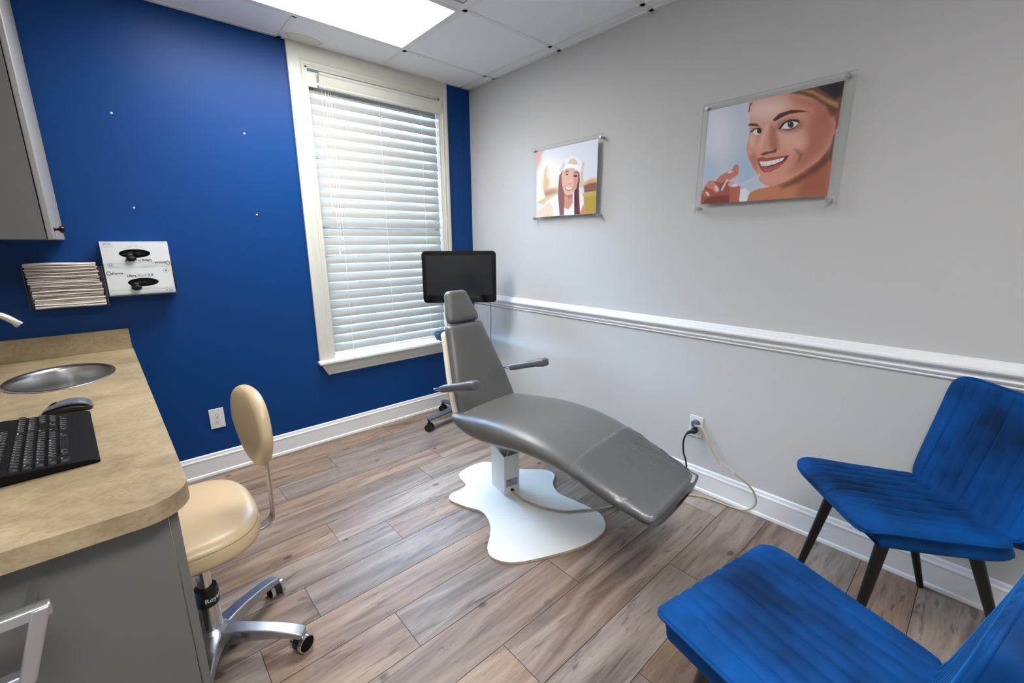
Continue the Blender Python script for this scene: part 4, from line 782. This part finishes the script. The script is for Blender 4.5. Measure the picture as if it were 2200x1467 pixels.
g = G(); g.lathe([(.001, -.156), (.022, -.156), (.024, -.159), (.024, -.161), (.001, -.161)], (0, 0, 0), 24); g.build('drain', chrome, sk)
fa = empty('faucet', 'pale curved spout faucet behind the round sink at the left frame edge', 'faucet', (-2.60, -.478, ZC)); fm = mat('warm_nickel', (212, 206, 196), .3, .75)
g = G(); g.lathe([(.001, 0), (.026, 0), (.026, .008), (.018, .014), (.015, .03), (.001, .03)], n=24); g.build('base', fm, fa)
g = G(); g.tube([(0, 0, .02), (0, 0, .12), (0, 0, .20), (.018, 0, .246), (.055, 0, .266), (.09, 0, .262), (.115, 0, .243), (.128, 0, .228)], .0115, 14, smooth=6); g.build('spout', fm, fa)
g = G(); g.tube([(.1275, 0, .2285), (.135, 0, .2195)], .0135, 16); g.build('aerator', chrome, fa)
g = G(); g.tube([(0, .02, .03), (0, .05, .055), (.0, .075, .06)], [.010, .008, .006], 10); g.build('lever', fm, fa)

# ---------------------------------------------------------------- cabinets
cab = empty('base_cabinet', 'grey laminate sink cabinet under the tan worktop', 'cabinet', (-2.41, -.45, 0)); ox2, oy2 = -2.41, -.45
g = G(); g.box(XL+.002-ox2, -2.215-ox2, -.90-oy2, -.004-oy2, .10, .628); g.box(XL+.002-ox2, -2.26-ox2, -.90-oy2, -.004-oy2, 0, .10)
g.box(XL+.002-ox2, -2.60-ox2, -.90-oy2, -.004-oy2, .628, .761); g.box(-2.235-ox2, -2.215-ox2, -.90-oy2, -.004-oy2, .628, .761); g.build('carcass', lam, cab, sm=0)
for y0, y1, hy in ((-.895, -.455, -.49), (-.449, -.009, -.42)):
    g = G(); g.box(-2.215-ox2, -2.196-ox2, y0-oy2, y1-oy2, .11, .755); d_ = g.build('door', lam, cab, bevel=.002)
    g = G(); g.lathe([(.001, 0), (.006, 0), (.005, .012), (.012, .016), (.014, .022), (.010, .028), (.001, .029)], n=18); g.v = [(-2.196-ox2+z, hy-oy2+y, .68+x) for x, y, z in g.v]; g.build('knob', mat('dark_bronze', (44, 36, 36), .25, .8), d_)
ep = empty('end_panel', 'grey laminate end panel holding up the near end of the worktop', 'cabinet panel', (-2.41, -1.76, 0))
g = G(); g.box(XL+.002+2.41, -2.163+2.41, -.018, .018, 0, .761); g.build('panel', lam, ep, bevel=.0015)
g = G(); g.box(-2.1625+2.41, -2.1455+2.41, -.018, .03, 0, .761); g.build('edge_strip', lam, ep, bevel=.0025)
g = G()
hx0, hx1, hz0, hz1, hy_ = -2.57+2.41, -2.332+2.41, .588, .722, -.125
P_ = [(hx0, hy_, hz1), (hx1-.004, hy_, hz1), (hx1, hy_, hz1-.004), (hx1-.010, hy_, hz0+.004), (hx1-.016, hy_, hz0), (hx0, hy_, hz0)]
def barsec(c, t, hw, hd): return None
g.box(hx0, hx1, hy_-.012, hy_+.012, hz1-.022, hz1); g.box(hx0, hx1-.042, hy_-.012, hy_+.012, hz0, hz0+.022)
g.add([(hx1-.024, hy_-.014, hz1-.002), (hx1, hy_-.014, hz1-.002), (hx1-.038, hy_-.014, hz0), (hx1-.062, hy_-.014, hz0), (hx1-.024, hy_+.014, hz1-.002), (hx1, hy_+.014, hz1-.002), (hx1-.038, hy_+.014, hz0), (hx1-.062, hy_+.014, hz0)],
      [(0, 1, 2, 3), (7, 6, 5, 4), (0, 4, 5, 1), (1, 5, 6, 2), (2, 6, 7, 3), (3, 7, 4, 0)])
hb = g.build('handle', mat('satin_aluminium', (196, 200, 206), .3, .9), ep, bevel=.004, seg=3)
g = G(); g.tube([(hx0, hy_+.02, hz1-.026), (hx1-.016, hy_+.02, hz1-.026)], .0085, 14)
for x in (hx0+.02, hx1-.035): g.tube([(x, hy_+.02, hz1-.026), (x, -.018, hz1-.026)], .007, 12)
g.build('handle_rod', MATS['satin_aluminium'], ep)
uc = empty('wall_cabinet', 'grey upper wall cabinet with a dark knob at the upper left', 'cabinet', (-2.50, -.25, 1.33)); UX, UY, UZ = -2.322, -.478, 1.333
g = G(); g.box(XL+.002+2.50, UX-.021+2.50, UY+.25, -.003+.25, UZ-1.33, 2.30-1.33); g.build('carcass', lam, uc, bevel=.001)
g = G(); g.box(UX-.0185+2.50, UX+2.50, UY-.001+.25, -.006+.25, UZ-1.33-.001, 2.30-1.33); d_ = g.build('door', mat('door_laminate', (150, 149, 146), .4), uc, bevel=.004, seg=3)
g = G(); g.lathe([(.001, 0), (.008, 0), (.005, .004), (.005, .012), (.013, .018), (.0145, .023), (.012, .028), (.001, .030)], n=20); g.v = [(UX+2.50+z, UY+.25+.045+y, .040+x) for x, y, z in g.v]; g.build('knob', MATS['dark_bronze'], d_)

# ---------------------------------------------------------------- paper towels and glove boxes on the blue wall
hold = empty('towel_holder', 'clear acrylic holder of folded paper towels on the blue wall', 'paper towel holder', (-2.345, 0, 1.045)); acp = clear('clear_acrylic', (.93, .94, .95), .05, .03)
g = G(); g.box(-.128, -.125, -.075, 0, -.013, .17); g.box(.125, .128, -.075, 0, -.013, .17); g.box(-.128, .128, -.003, 0, -.013, .17); g.box(-.128, .128, -.075, 0, -.013, -.010)
g.build('shell', acp, hold, sm=0)
g = G(); g.box(-.03, .03, -.088, -.087, .055, .09); g.box(-.03, .03, -.087, -.0755, -.0085, -.0075)
paper = [mat('paper_towel', (214, 208, 200), .9, spec=.1), mat('paper_towel_grey', (196, 188, 180), .9, spec=.1)]
z = 1.037; k = 0; rs = random.Random(11); NP = 26
for k in range(NP):
    h = .0072 if k not in (0, NP-1) else .012
    dx = -.010*k/NP+rs.uniform(-.003, .003)+.004; yf = -.082-rs.uniform(0, .012)-(.018 if k < 2 else 0)
    g = G(); nx = 8; top = []; rings = []
    ph = rs.uniform(0, 6)
    for i in range(nx+1):
        x = -.114+.228*i/nx; wv = .0011*math.sin(i*.8+ph); t_ = h*.42
        rings.append([(x+dx, -.006, wv-t_), (x+dx, yf+.004, wv-t_), (x+dx, yf, wv-t_*.5), (x+dx, yf-.001, wv), (x+dx, yf, wv+t_*.5), (x+dx, yf+.004, wv+t_), (x+dx, -.006, wv+t_)])
    g.loft(rings)
    o = g.build('paper_towel', paper[rs.random() < .4], sm=50); o.location = (-2.345, 0, z+h/2); tag(o, 'topmost folded paper towel in the wall holder' if k == NP-1 else 'bottom folded paper towel sticking out furthest in the wall holder' if k == 0 else 'folded white paper towel in the middle of the stack in the wall holder', 'paper towel', 'folded paper towels in the wall holder'); z += h
# glove boxes
gh = empty('glove_box_holder', 'clear acrylic bracket carrying two glove boxes on the blue wall', 'glove box holder', (-2.084, 0, 1.07))
g = G(); g.box(-.13, .13, -.003, 0, 0, .16); g.box(-.13, .13, -.097, 0, 0, .003); g.box(-.13, -.1275, -.097, 0, 0, .16); g.box(.1275, .13, -.097, 0, 0, .16); g.box(-.13, .13, -.097, -.0945, 0, .012); g.build('shell', acp, gh, sm=0)
def carton():
    m = bpy.data.materials.new('glove_carton'); m.use_nodes = True; nt = m.node_tree; b = nt.nodes['Principled BSDF']; N = nt.nodes.new; L = nt.links.new
    tc = N('ShaderNodeTexCoord'); mp = N('ShaderNodeMapping'); mp.inputs['Rotation'].default_value = (0, .35, 0); mp.inputs['Scale'].default_value = (3, 1, 22); mp.inputs['Location'].default_value = (0, 0, .3); L(tc.outputs['Object'], mp.inputs[0])
    n = N('ShaderNodeTexNoise'); n.inputs['Scale'].default_value = 1.5; n.inputs['Detail'].default_value = 2; L(mp.outputs[0], n.inputs['Vector'])
    sp = N('ShaderNodeSeparateXYZ'); L(tc.outputs['Object'], sp.inputs[0]); mr = N('ShaderNodeMapRange'); mr.inputs[1].default_value = -.01; mr.inputs[2].default_value = -.05; L(sp.outputs[2], mr.inputs[0])
    mu = N('ShaderNodeMath'); mu.operation = 'MULTIPLY'; L(n.outputs['Fac'], mu.inputs[0]); L(mr.outputs[0], mu.inputs[1])
    r = N('ShaderNodeValToRGB'); e = r.color_ramp.elements; e.new(.5); e.new(.6)
    for el, (p, c) in zip(e, [(.3, (214, 217, 220)), (.45, (188, 198, 194)), (.52, (206, 211, 208)), (.7, (176, 188, 184))]): el.position = p; el.color = (*lin(c), 1)
    L(mu.outputs[0], r.inputs[0]); L(r.outputs[0], b.inputs['Base Color']); b.inputs['Roughness'].default_value = .35; return m
cart = carton(); ink = mat('print_ink', (38, 40, 52), .5); ink2 = mat('print_ink_grey', (128, 132, 142), .5); inkb = mat('print_ink_blue', (60, 78, 130), .5); nit = mat('black_nitrile', (10, 10, 11), .5, spec=.3)
def glove_box(label, loc, flip, size):
    t = empty('glove_box', label, 'glove box', loc); s = -1 if flip else 1
    R = Vector((s, 0, 0)); U = Vector((0, 0, s)); yf = -.0435; hw, hh = .1245, .0625
    g = G(); n = 40; ex, ez, cx, cz = .058, .0205, 0.006*s, -.006*s
    ang = sorted(set([2*PI*i/n for i in range(n)]+[math.atan2(b_-cz, a-cx) % (2*PI) for a in (-hw, hw) for b_ in (-hh, hh)])); k = len(ang)
    def edge(a):
        c, q = math.cos(a), math.sin(a); dx = (hw-cx) if c > 0 else (cx+hw); dz = (hh-cz) if q > 0 else (cz+hh)
        m_ = min(dx/abs(c) if abs(c) > 1e-6 else 9, dz/abs(q) if abs(q) > 1e-6 else 9); return (cx+c*m_, yf, cz+q*m_)
    vs = [(cx+ex*math.cos(a), yf, cz+ez*math.sin(a)) for a in ang]+[edge(a) for a in ang]
    g.add(vs, [(j, (j+1) % k, k+(j+1) % k, k+j) for j in range(k)])
    g.add([(x, y, z) for x in (-hw, hw) for y in (yf, .043) for z in (-hh, hh)], [(0, 1, 3, 2), (4, 6, 7, 5), (2, 3, 7, 6), (0, 4, 5, 1) if False else (0, 2, 6, 4)][:2]+[(1, 3, 7, 5), (0, 4, 6, 2), (2, 6, 7, 3)])
    bx = g.build('carton', cart, t, sm=0)
    g = G()
    text(g, 'Ultra', .0170, R*-.034+U*.0265+Vector((0, yf, 0)), R, U, .0005, 0, bold=.022); text(g, 'Black', .0170, R*.006+U*.0265+Vector((0, yf, 0)), R, U, .0005, 1); text(g, '3.0', .0170, R*.037+U*.0265+Vector((0, yf, 0)), R, U, .0005, 0, bold=.022)
    text(g, 'dvance', .0155, R*-.083+U*.040+Vector((0, yf, 0)), R, U, .0005, 0, bold=.015)
    def ring(c, ro, ri, a0, a1, mi, tilt_=0):
        P = [a0+(a1-a0)*i/24 for i in range(25)]
        f_ = lambda rr, a: tuple(c+R*(rr*math.cos(a))+U*(rr*math.sin(a)*(1-tilt_))+Vector((0, -.0005, 0)))
        g.add([f_(ro, a) for a in P]+[f_(ri, a) for a in P], [(i, i+1, 26+i, 25+i) for i in range(24)], mi)
    ring(R*-.112+U*.041+Vector((0, yf, 0)), .0095, .0072, .6, 5.6, 0); ring(R*-.109+U*.039+Vector((0, yf, 0)), .006, .0045, -2.5, 2.2, 0)
    ring(R*.100+U*.046+Vector((0, yf, 0)), .0105, .0095, 0, 2*PI, 2); text(g, size, .0105, R*.100+U*.046+Vector((0, yf, 0)), R, U, .0006, 2, bold=.02)
    text(g, 'Pk. 200', .009, R*.100+U*-.052+Vector((0, yf, 0)), R, U, .0005, 0, bold=.01)
    for i, (s_, x, z_) in enumerate((('nitrile powder free', .100, -.036), ('examination gloves', .100, -.042), ('single use only - non sterile', .0, -.036), ('ambidextrous', .0, -.042), ('keep dry', -.1, -.056))): text(g, s_, .0052, R*x+U*z_+Vector((0, yf, 0)), R, U, .0005, 1)
    g.build('printing', [ink, ink2, inkb], bx, sm=0)
    # gloves: dark bunch in the slot with a cuff hanging out below
    rs = random.Random(5 if flip else 9); g = G()
    def blob(c, r, n1=12, n2=18, amp=.16):
        ph = [rs.uniform(0, 6) for _ in range(4)]; rings = []
        for i in range(n1+1):
            t = PI*i/n1; ring_ = []
            for q in range(n2):
                a = 2*PI*q/n2; k_ = 1+amp*math.sin(3*a+ph[0])*math.sin(2*t+ph[1])+amp*.6*math.sin(5*a+ph[2]+t*3)
                ring_.append((c[0]+r[0]*max(.02, math.sin(t))*math.cos(a)*k_, c[1]+r[1]*max(.02, math.sin(t))*math.sin(a)*k_, c[2]+r[2]*math.cos(t)))
            rings.append(ring_)
        g.loft(rings)
    for i in range(6):
        blob((cx+rs.uniform(-.04, .04), yf+.012, cz+rs.uniform(-.008, .004)), (rs.uniform(.012, .022), .007, rs.uniform(.006, .010)))
    dx = -.026*s*(1 if not flip else -1)
    blob((dx, yf-.001, cz*1.0-.010), (.017, .011, .012)); blob((dx+.003, yf-.008, cz-.024), (.0185, .008, .0125))
    g.build('gloves', nit, t, sm=70)
    g = G(); g.box(-hw+.005, hw-.005, yf+.016, yf+.018, -hh+.005, hh-.005); g.build('packed_gloves', nit, t, sm=0)
glove_box('upper white glove box, mounted upside down and marked XS', (-2.086, -.0475, 1.2635), True, 'XS')
glove_box('lower white glove box marked M under the upside-down box', (-2.086, -.0475, 1.1385), False, 'M')

# ---------------------------------------------------------------- keyboard and mouse
KX1, KX0, KY0, KY1 = -2.278, -2.486, -1.518, -1.072
kb = empty('keyboard', 'black full-size keyboard lying on the tan worktop', 'keyboard', ((KX0+KX1)/2, (KY0+KY1)/2, ZC+.0006), math.radians(4))
KL = KY1-KY0; KD = KX1-KX0; sl = .042   # rises away from the user
def kz(x): return .012+(KD/2-x)*.085
g = G(); hx, hy = KD/2, KL/2
sec = [(hx, .002), (hx, .007), (hx-.006, kz(hx)-.003), (hx-.02, kz(hx-.02)), (-hx+.004, kz(-hx)), (-hx, kz(-hx)-.005), (-hx, .012), (-hx+.02, .004)]
g.loft([[(x, y*hy, z*(1 if abs(y) < .999 else .93)) for x, z in sec] for y in (-1, -.992, .992, 1)]); g.build('case', blk2, kb, bevel=.002, sm=30)
for y in (-hy+.03, hy-.03):
    g = G(); g.box(-hx+.006, -hx+.02, y-.012, y+.012, 0, .016); g.build('foot', blk, kb)
# keys: rows run along y, the user sits at +x
U_ = .01905; keym = mat('key_black', (13, 13, 14), .38); legend = mat('key_legend', (215, 218, 222), .5)
def keycap(wk):
    g = G(); a, b_ = .0085, (wk*U_-.002)/2; c, d = .0062, b_-.0024
    g.loft([[(x, y, 0) for x, y in rrect(a, b_, .001, 2)], [(x, y, .005) for x, y in rrect((a+c)/2+.0003, (b_+d)/2+.0003, .0015, 2)], [(x-.0006, y, .0082) for x, y in rrect(c, d, .002, 2)], [(x-.0006, y, .0080) for x, y in rrect(c*.5, d*.6, .001, 2)]]); return g
caps = {}
rows = [
 [('Esc', 1, 0)]+[('F%d' % i, 1, [2, 3, 4, 5, 6.5, 7.5, 8.5, 9.5, 11, 12, 13, 14][i-1]) for i in range(1, 13)]+[('Prt', 1, 15.25), ('Scr', 1, 16.25), ('Pse', 1, 17.25)],
 [(c, 1, i) for i, c in enumerate('`1234567890-=')]+[('Backspace', 2, 13), ('Ins', 1, 15.25), ('Home', 1, 16.25), ('PgUp', 1, 17.25), ('Num', 1, 18.5), ('/', 1, 19.5), ('*', 1, 20.5), ('-', 1, 21.5)],
 [('Tab', 1.5, 0)]+[(c, 1, 1.5+i) for i, c in enumerate('QWERTYUIOP[]')]+[('\\', 1.5, 13.5), ('Del', 1, 15.25), ('End', 1, 16.25), ('PgDn', 1, 17.25), ('7', 1, 18.5), ('8', 1, 19.5), ('9', 1, 20.5)],
 [('Caps', 1.75, 0)]+[(c, 1, 1.75+i) for i, c in enumerate("ASDFGHJKL;'")]+[('Enter', 2.25, 12.75), ('4', 1, 18.5), ('5', 1, 19.5), ('6', 1, 20.5), ('+', 1, 21.5)],
 [('Shift', 2.25, 0)]+[(c, 1, 2.25+i) for i, c in enumerate('ZXCVBNM,./')]+[('Shift', 2.75, 12.25), ('^', 1, 16.25), ('1', 1, 18.5), ('2', 1, 19.5), ('3', 1, 20.5)],
 [('Ctrl', 1.5, 0), ('Alt', 1.25, 2.75), ('', 6, 4), ('Alt', 1.25, 10), ('Ctrl', 1.5, 13.5), ('<', 1, 15.25), ('v', 1, 16.25), ('>', 1, 17.25), ('0', 2, 18.5)]]
ky0 = -hy+.008; xr = [-.0600, -.0320, -.0125, .0070, .0265, .046]
lg = G(); nkeys = 0
allk = []
for ri, row in enumerate(rows):
    for lab, wk, c0 in row: allk.append((ri, lab, wk, c0))
allk = [k for k in allk if not (k[0] == 0 and k[3] in (16.25, 17.25))][:100]
ksl = math.atan(.085)
for ri, lab, wk, c0 in allk:
    x = xr[ri]; y = ky0+(c0+wk/2)*U_*1.0
    if wk not in caps:
        o = keycap(wk).build('key', keym, kb, sm=50); caps[wk] = o
    else: o = caps[wk].copy(); COL.objects.link(o); o.parent = kb
    o.location = (x, y, kz(x)-.001); o.rotation_euler = (0, ksl, 0)
    if lab: text(lg, lab, .0062 if len(lab) < 2 else .0042 if len(lab) < 4 else .0036, (x-.0028, y-(.0025 if wk < 1.2 else 0), kz(x)+.0078), (0, 1, 0), (-1, 0, ksl), .0003, bold=.02)
lg.build('key_legends', legend, kb, sm=0)
ms = empty('computer_mouse', 'grey and black computer mouse lying behind the keyboard', 'mouse', (-2.347, -1.000, ZC), math.radians(-6))
g = G(); MT = smooth_tab([(-.056, .006), (-.05, .016), (-.035, .026), (-.01, .036), (.015, .039), (.038, .034), (.052, .024), (.058, .010)]); MWd = smooth_tab([(-.056, .018), (-.045, .027), (-.01, .030), (.02, .029), (.045, .027), (.056, .018), (.058, .012)])
def mring(s, lo, hi, k=1):
    t = lerp(MT, s); wd = lerp(MWd, s)*k; out = []
    for j in range(24):
        a = 2*PI*j/24; c, q = math.cos(a), math.sin(a); zb_ = .002+lo*t
        out.append((s, wd*math.copysign(abs(c)**.75, c), zb_+(t*hi-zb_)*(.5+.5*math.copysign(abs(q)**.8, q))))
    return out
g.loft([mring(-.056+.114*i/24, 0, .72) for i in range(25)]); g.build('base', blk, ms, sm=60)
g = G(); g.loft([mring(-.055+.112*i/24, .55, 1.0, .93) for i in range(25)]); g.build('shell', mat('mouse_grey', (92, 98, 108), .32), ms, sm=60)
g = G(); g.tube([(-.038, 0, .022), (-.028, 0, .031), (-.02, 0, .033)], .0035, 8); g.build('scroll_wheel', rubber, ms)

# ---------------------------------------------------------------- operator stool
SO = empty('operator_stool', 'tan vinyl rolling stool with backrest at the end of the worktop', 'stool', (-2.112, -1.385, 0))
def star_arm(a):
    d = Vector((math.cos(a), math.sin(a), 0)); n_ = Vector((-d.y, d.x, 0)); rings = []
    for rr, w_, zt, hh in ((.0, .030, .118, .05), (.035, .030, .117, .05), (.07, .0235, .114, .046), (.12, .021, .109, .038), (.18, .0205, .100, .030), (.23, .0205, .088, .024), (.262, .021, .077, .022), (.272, .018, .072, .014)):
        rings.append([tuple(d*rr+n_*(s_*w_)+Vector((0, 0, zz))) for s_, zz in ((-1, zt-hh), (-1, zt-.004), (-.85, zt), (.85, zt), (1, zt-.004), (1, zt-hh))])
    return rings, d, n_
for k in range(5):
    a = math.radians(36+72*k+1); rings, d, n_ = star_arm(a)
    g = G(); g.loft(rings); lg_ = g.build('leg', alu, SO, bevel=.0015, sm=30)
    cdir = Vector((math.cos(a+[1.2, .35, .9, .2, 1.0][k]), math.sin(a+[1.2, .35, .9, .2, 1.0][k]), 0)); c0 = d*.262+Vector((0, 0, .029)); ax = Vector((-cdir.y, cdir.x, 0))
    g = G(); g.tube([tuple(c0+ax*-.021), tuple(c0+ax*.021)], .024, 24, 1); g.tube([tuple(c0+ax*-.0245), tuple(c0+ax*-.0235), tuple(c0+ax*-.0120)], [.0225, .0285, .0285], 28, 0); g.tube([tuple(c0+ax*.0245), tuple(c0+ax*.0235), tuple(c0+ax*.0120)], [.0225, .0285, .0285], 28, 0)
    g.tube([tuple(c0+ax*-.0246), tuple(c0+ax*-.0256)], [.0245, .022], 28, 2); g.tube([tuple(c0+ax*.0246), tuple(c0+ax*.0256)], [.0245, .022], 28, 2)
    g.tube([tuple(c0+Vector((0, 0, .01))), tuple(c0+Vector((0, 0, .04)))], .008, 12, 0); g.build('caster', [chrome, blk, blk2], SO, sm=40)
g = G(); g.lathe([(.001, .06), (.040, .06), (.040, .118), (.034, .124), (.030, .128), (.001, .128)], n=32); g.build('hub', alu, SO)
g = G(); g.lathe([(.001, .10), (.0285, .10), (.0285, .232), (.001, .232)], n=32); cy = g.build('gas_lift_sleeve', chrome, SO)
g = G(); g.lathe([(.001, .215), (.0315, .215), (.0325, .222), (.0325, .262), (.030, .272), (.001, .274)], n=32); bd = g.build('collar', blk, SO)
g = G(); text(g, 'Royal', .021, (0, 0, 0), (1, 0, 0), (0, 0, 1), wrap=lambda x, y: (.0331*math.cos(-1.15+x/.033), .0331*math.sin(-1.15+x/.033), .240+y), bold=.02); g.build('lettering', legend, bd, sm=0)
g = G(); g.lathe([(.001, .26), (.0195, .26), (.0195, .412), (.001, .412)], n=24); g.build('gas_lift_rod', chrome, SO)
sxc, syc = -.024, .088
g = G(); N_ = 48; rings = []
for k, z in ((.86, .408), (.97, .412), (1.0, .42), (1.01, .432), (1.0, .452), (.975, .467), (.93, .478), (.84, .485), (.6, .490), (.3, .491), (.05, .4915)):
    rings.append([(sxc+.198*k*math.copysign(abs(math.cos(t))**(2/3.2), math.cos(t)), syc+.232*k*math.copysign(abs(math.sin(t))**(2/3.0), math.sin(t)), z) for t in [2*PI*j/N_ for j in range(N_)]])
g.loft(rings); g.build('seat', tanv, SO, sm=60)
g = G(); g.tube([(sxc+.198*.985*math.copysign(abs(math.cos(t))**(2/3.2), math.cos(t)), syc+.232*.985*math.copysign(abs(math.sin(t))**(2/3.0), math.sin(t)),   .4635) for t in [2*PI*j/64 for j in range(65)]], .0018, 6); g.build('piping', mat('tan_thread', (168, 144, 108), .6), SO)
g = G(); g.box(-.10, .12, -.045, .045, .392, .409); g.box(-.02, .15, -.018, .038, .378, .394); g.build('seat_mount', blk, SO, bevel=.003)
g = G(); bxs = .205; by_ = .0
def flatbar(P, w_, t_):
    P = catmull(P, 5); rings = []
    for i, p in enumerate(P):
        T = (P[min(i+1, len(P)-1)]-P[max(0, i-1)]).normalized(); Nn = Vector((0, 1, 0)); B = T.cross(Nn)
        rings.append([tuple(p+Nn*a*w_+B*b_*t_) for a, b_ in ((-1, -1), (1, -1), (1, 1), (-1, 1))])
    return rings
g.loft(flatbar([(.05, .0, .401), (.15, .0, .401), (.185, 0, .406), (.204, 0, .42), (.210, 0, .445), (.212, 0, .55), (.212, .0, .70), (.212, 0, .80)], .019, .0035)); g.build('back_bar', brushed, SO, bevel=.001)
g = G(); rings = []; rot_ = math.radians(6); cyb, czb = .00, .752
for k, x in ((.86, .020), (.97, .016), (1.0, .008), (1.0, -.006), (.985, -.016), (.95, -.024), (.85, -.031), (.6, -.036), (.3, -.038), (.05, -.0385)):
    q = []
    for t in [2*PI*j/N_ for j in range(N_)]:
        yy = .148*k*math.copysign(abs(math.cos(t))**(2/2.6), math.cos(t)); zz = .128*k*math.copysign(abs(math.sin(t))**(2/2.4), math.sin(t))
        wfac = 1-.36*max(0, -zz/.128); yy *= wfac; bow = -.35*yy*yy
        X_ = x*.72+bow; q.append((.195+X_*math.cos(rot_)+yy*math.sin(-rot_), cyb-X_*math.sin(rot_)*-1+yy*math.cos(rot_), czb+zz))
    rings.append(q)
g.loft(rings); g.build('backrest', tanv, SO, sm=60)

# ---------------------------------------------------------------- blue velvet chairs
vel = mat('blue_velvet', (0, 56, 112), .75, spec=.15, sheen=.35, sheen_tint=(20, 130, 215), sheen_rough=.3, var=.62, vscale=3.6, vcon=.13)
legm = mat('black_leg', (10, 10, 10), .35)
def chair_profile(s):
    """centre line of the shell from the seat front (s=0) to the top of the back (s=1); returns y (forward) and z"""
    P = [(0, (.222, .452)), (.05, (.205, .470)), (.15, (.16, .473)), (.3, (.06, .462)), (.45, (-.06, .452)), (.5, (-.12, .447)), (.55, (-.158, .449)), (.575, (-.178, .462)), (.60, (-.190, .488)), (.70, (-.215, .59)), (.85, (-.245, .72)), (1.0, (-.268, .852))]
    return P
def build_velvet():
    t = empty('velvet_chair', 'x', 'chair', (0, 0, 0))
    prf = chair_profile(0); ys = smooth_tab([(a, b_[0]) for a, b_ in prf], 8); zs = smooth_tab([(a, b_[1]) for a, b_ in prf], 8)
    SEATW = smooth_tab([(0, .212), (.06, .226), (.25, .224), (.45, .215), (.55, .208), (.575, .206)]); BACKW = smooth_tab([(.55, .206), (.62, .212), (.8, .220), (.95, .222), (1.0, .212)])
    def P(s): return Vector((0, lerp(ys, s), lerp(zs, s)))
    def Nn(s):
        d = P(min(1, s+.012))-P(max(0, s-.012)); d.normalize(); return Vector((0, -d.z, d.y)) if True else d   # upper/front side
    def shell(g, s0, s1, wtab, thick, chan, nu=112, nv=40, c0=.16, puff=.011, r0=1, r1=1):
        """closed cushion: front skin with channels, back skin"""
        def grid(side):
            pts = []
            for i in range(nv+1):
                v = -1+2*i/nv
                for j in range(nu+1):
                    u_ = -1+2*j/nu
                    cr = abs(u_)**7*abs(v)**7
                    uu = u_*(1-.075*cr*(r0 if v < 0 else r1)); vv = v*(1-.10*cr*(r0 if v < 0 else r1))
                    s = s0+(s1-s0)*(vv+1)/2; n = Nn(s); n = -n if n.dot(Vector((0, .5, 1))) < 0 else n
                    x = lerp(wtab, s)*uu
                    ed = min(1-abs(u_), (v+1) if r0 else 9, (1-v) if r1 else 9); rnd = math.sqrt(max(0, 1-(1-min(1, ed/.10))**2))
                    if side > 0:
                        h = thick*(.25+.75*0)+.010*rnd
                        if abs(x) < c0:
                            ph = (x+c0)/(2*c0)*chan; fade = min(1, ed/.14); h += puff*(abs(math.sin(PI*ph))**.45-1)*fade
                        pts.append(tuple(P(s)+n*h+Vector((x, 0, 0))))
                    else:
                        h = -thick*.75*rnd-.002
                        pts.append(tuple(P(s)+n*h+Vector((x*(1-.05*(1-rnd)), 0, 0))))
            return pts
        a, b_ = grid(1), grid(-1); w_ = nu+1; fs = []
        for i in range(nv):
            for j in range(nu): fs.append((i*w_+j, i*w_+j+1, (i+1)*w_+j+1, (i+1)*w_+j))
        n0 = len(a); fb = [tuple(n0+q for q in reversed(f_)) for f_ in fs]
        bd_ = [j for j in range(nu)]+[i*w_+nu for i in range(nv)]+[nv*w_+nu-j for j in range(nu)]+[(nv-i)*w_ for i in range(nv)]
        m_ = len(bd_); side = [(bd_[i], bd_[(i+1) % m_], n0+bd_[(i+1) % m_], n0+bd_[i]) for i in range(m_)]
        g.add(a+b_, fs+fb+side); return [a[i] for i in bd_]
    def pipe(loop, rad, off=0):
        g = G(); L_ = loop[::2]; g.tube(L_+[L_[0], L_[1]], rad, 8, cap=False); return g
    g = G(); lp = shell(g, 0, .585, SEATW, .058, 8, c0=.165); seat = g.build('seat', vel, t, sm=75)
    pipe(lp, .0042).build('piping', vel, seat, sm=80)
    g = G(); lp = shell(g, .555, 1.0, BACKW, .050, 8, c0=.165); back = g.build('backrest', vel, t, sm=75)
    pipe(lp, .0042).build('piping', vel, back, sm=80)
    g = G(); g.box(-.14, .14, -.13, .14, .395, .408); g.build('seat_frame', legm, t, bevel=.003)
    for sx in (-1, 1):
        for y0, y1 in ((.125, .195), (-.115, -.262)):
            g = G(); g.tube([(sx*.135, y0, .415), (sx*(.165 if y0 > 0 else .172), y1, .001)], [.0185, .0105], 20); g.build('leg', legm, t)
    return t
vc = build_velvet(); vc['label'] = 'blue velvet chair standing with its back to the grey wall under the rail'; vc['group'] = 'blue velvet visitor chairs'
vc.location = (-.335, -2.785, 0); vc.rotation_euler = (0, 0, math.atan2(.764, -.645)-PI/2)
v2 = copy_tree(vc); v2['label'] = 'nearest blue velvet chair, cut off by the lower right corner'
v2.location = (-1.190, -2.738, 0); v2.rotation_euler = (0, 0, math.atan2(.982, .19)-PI/2)
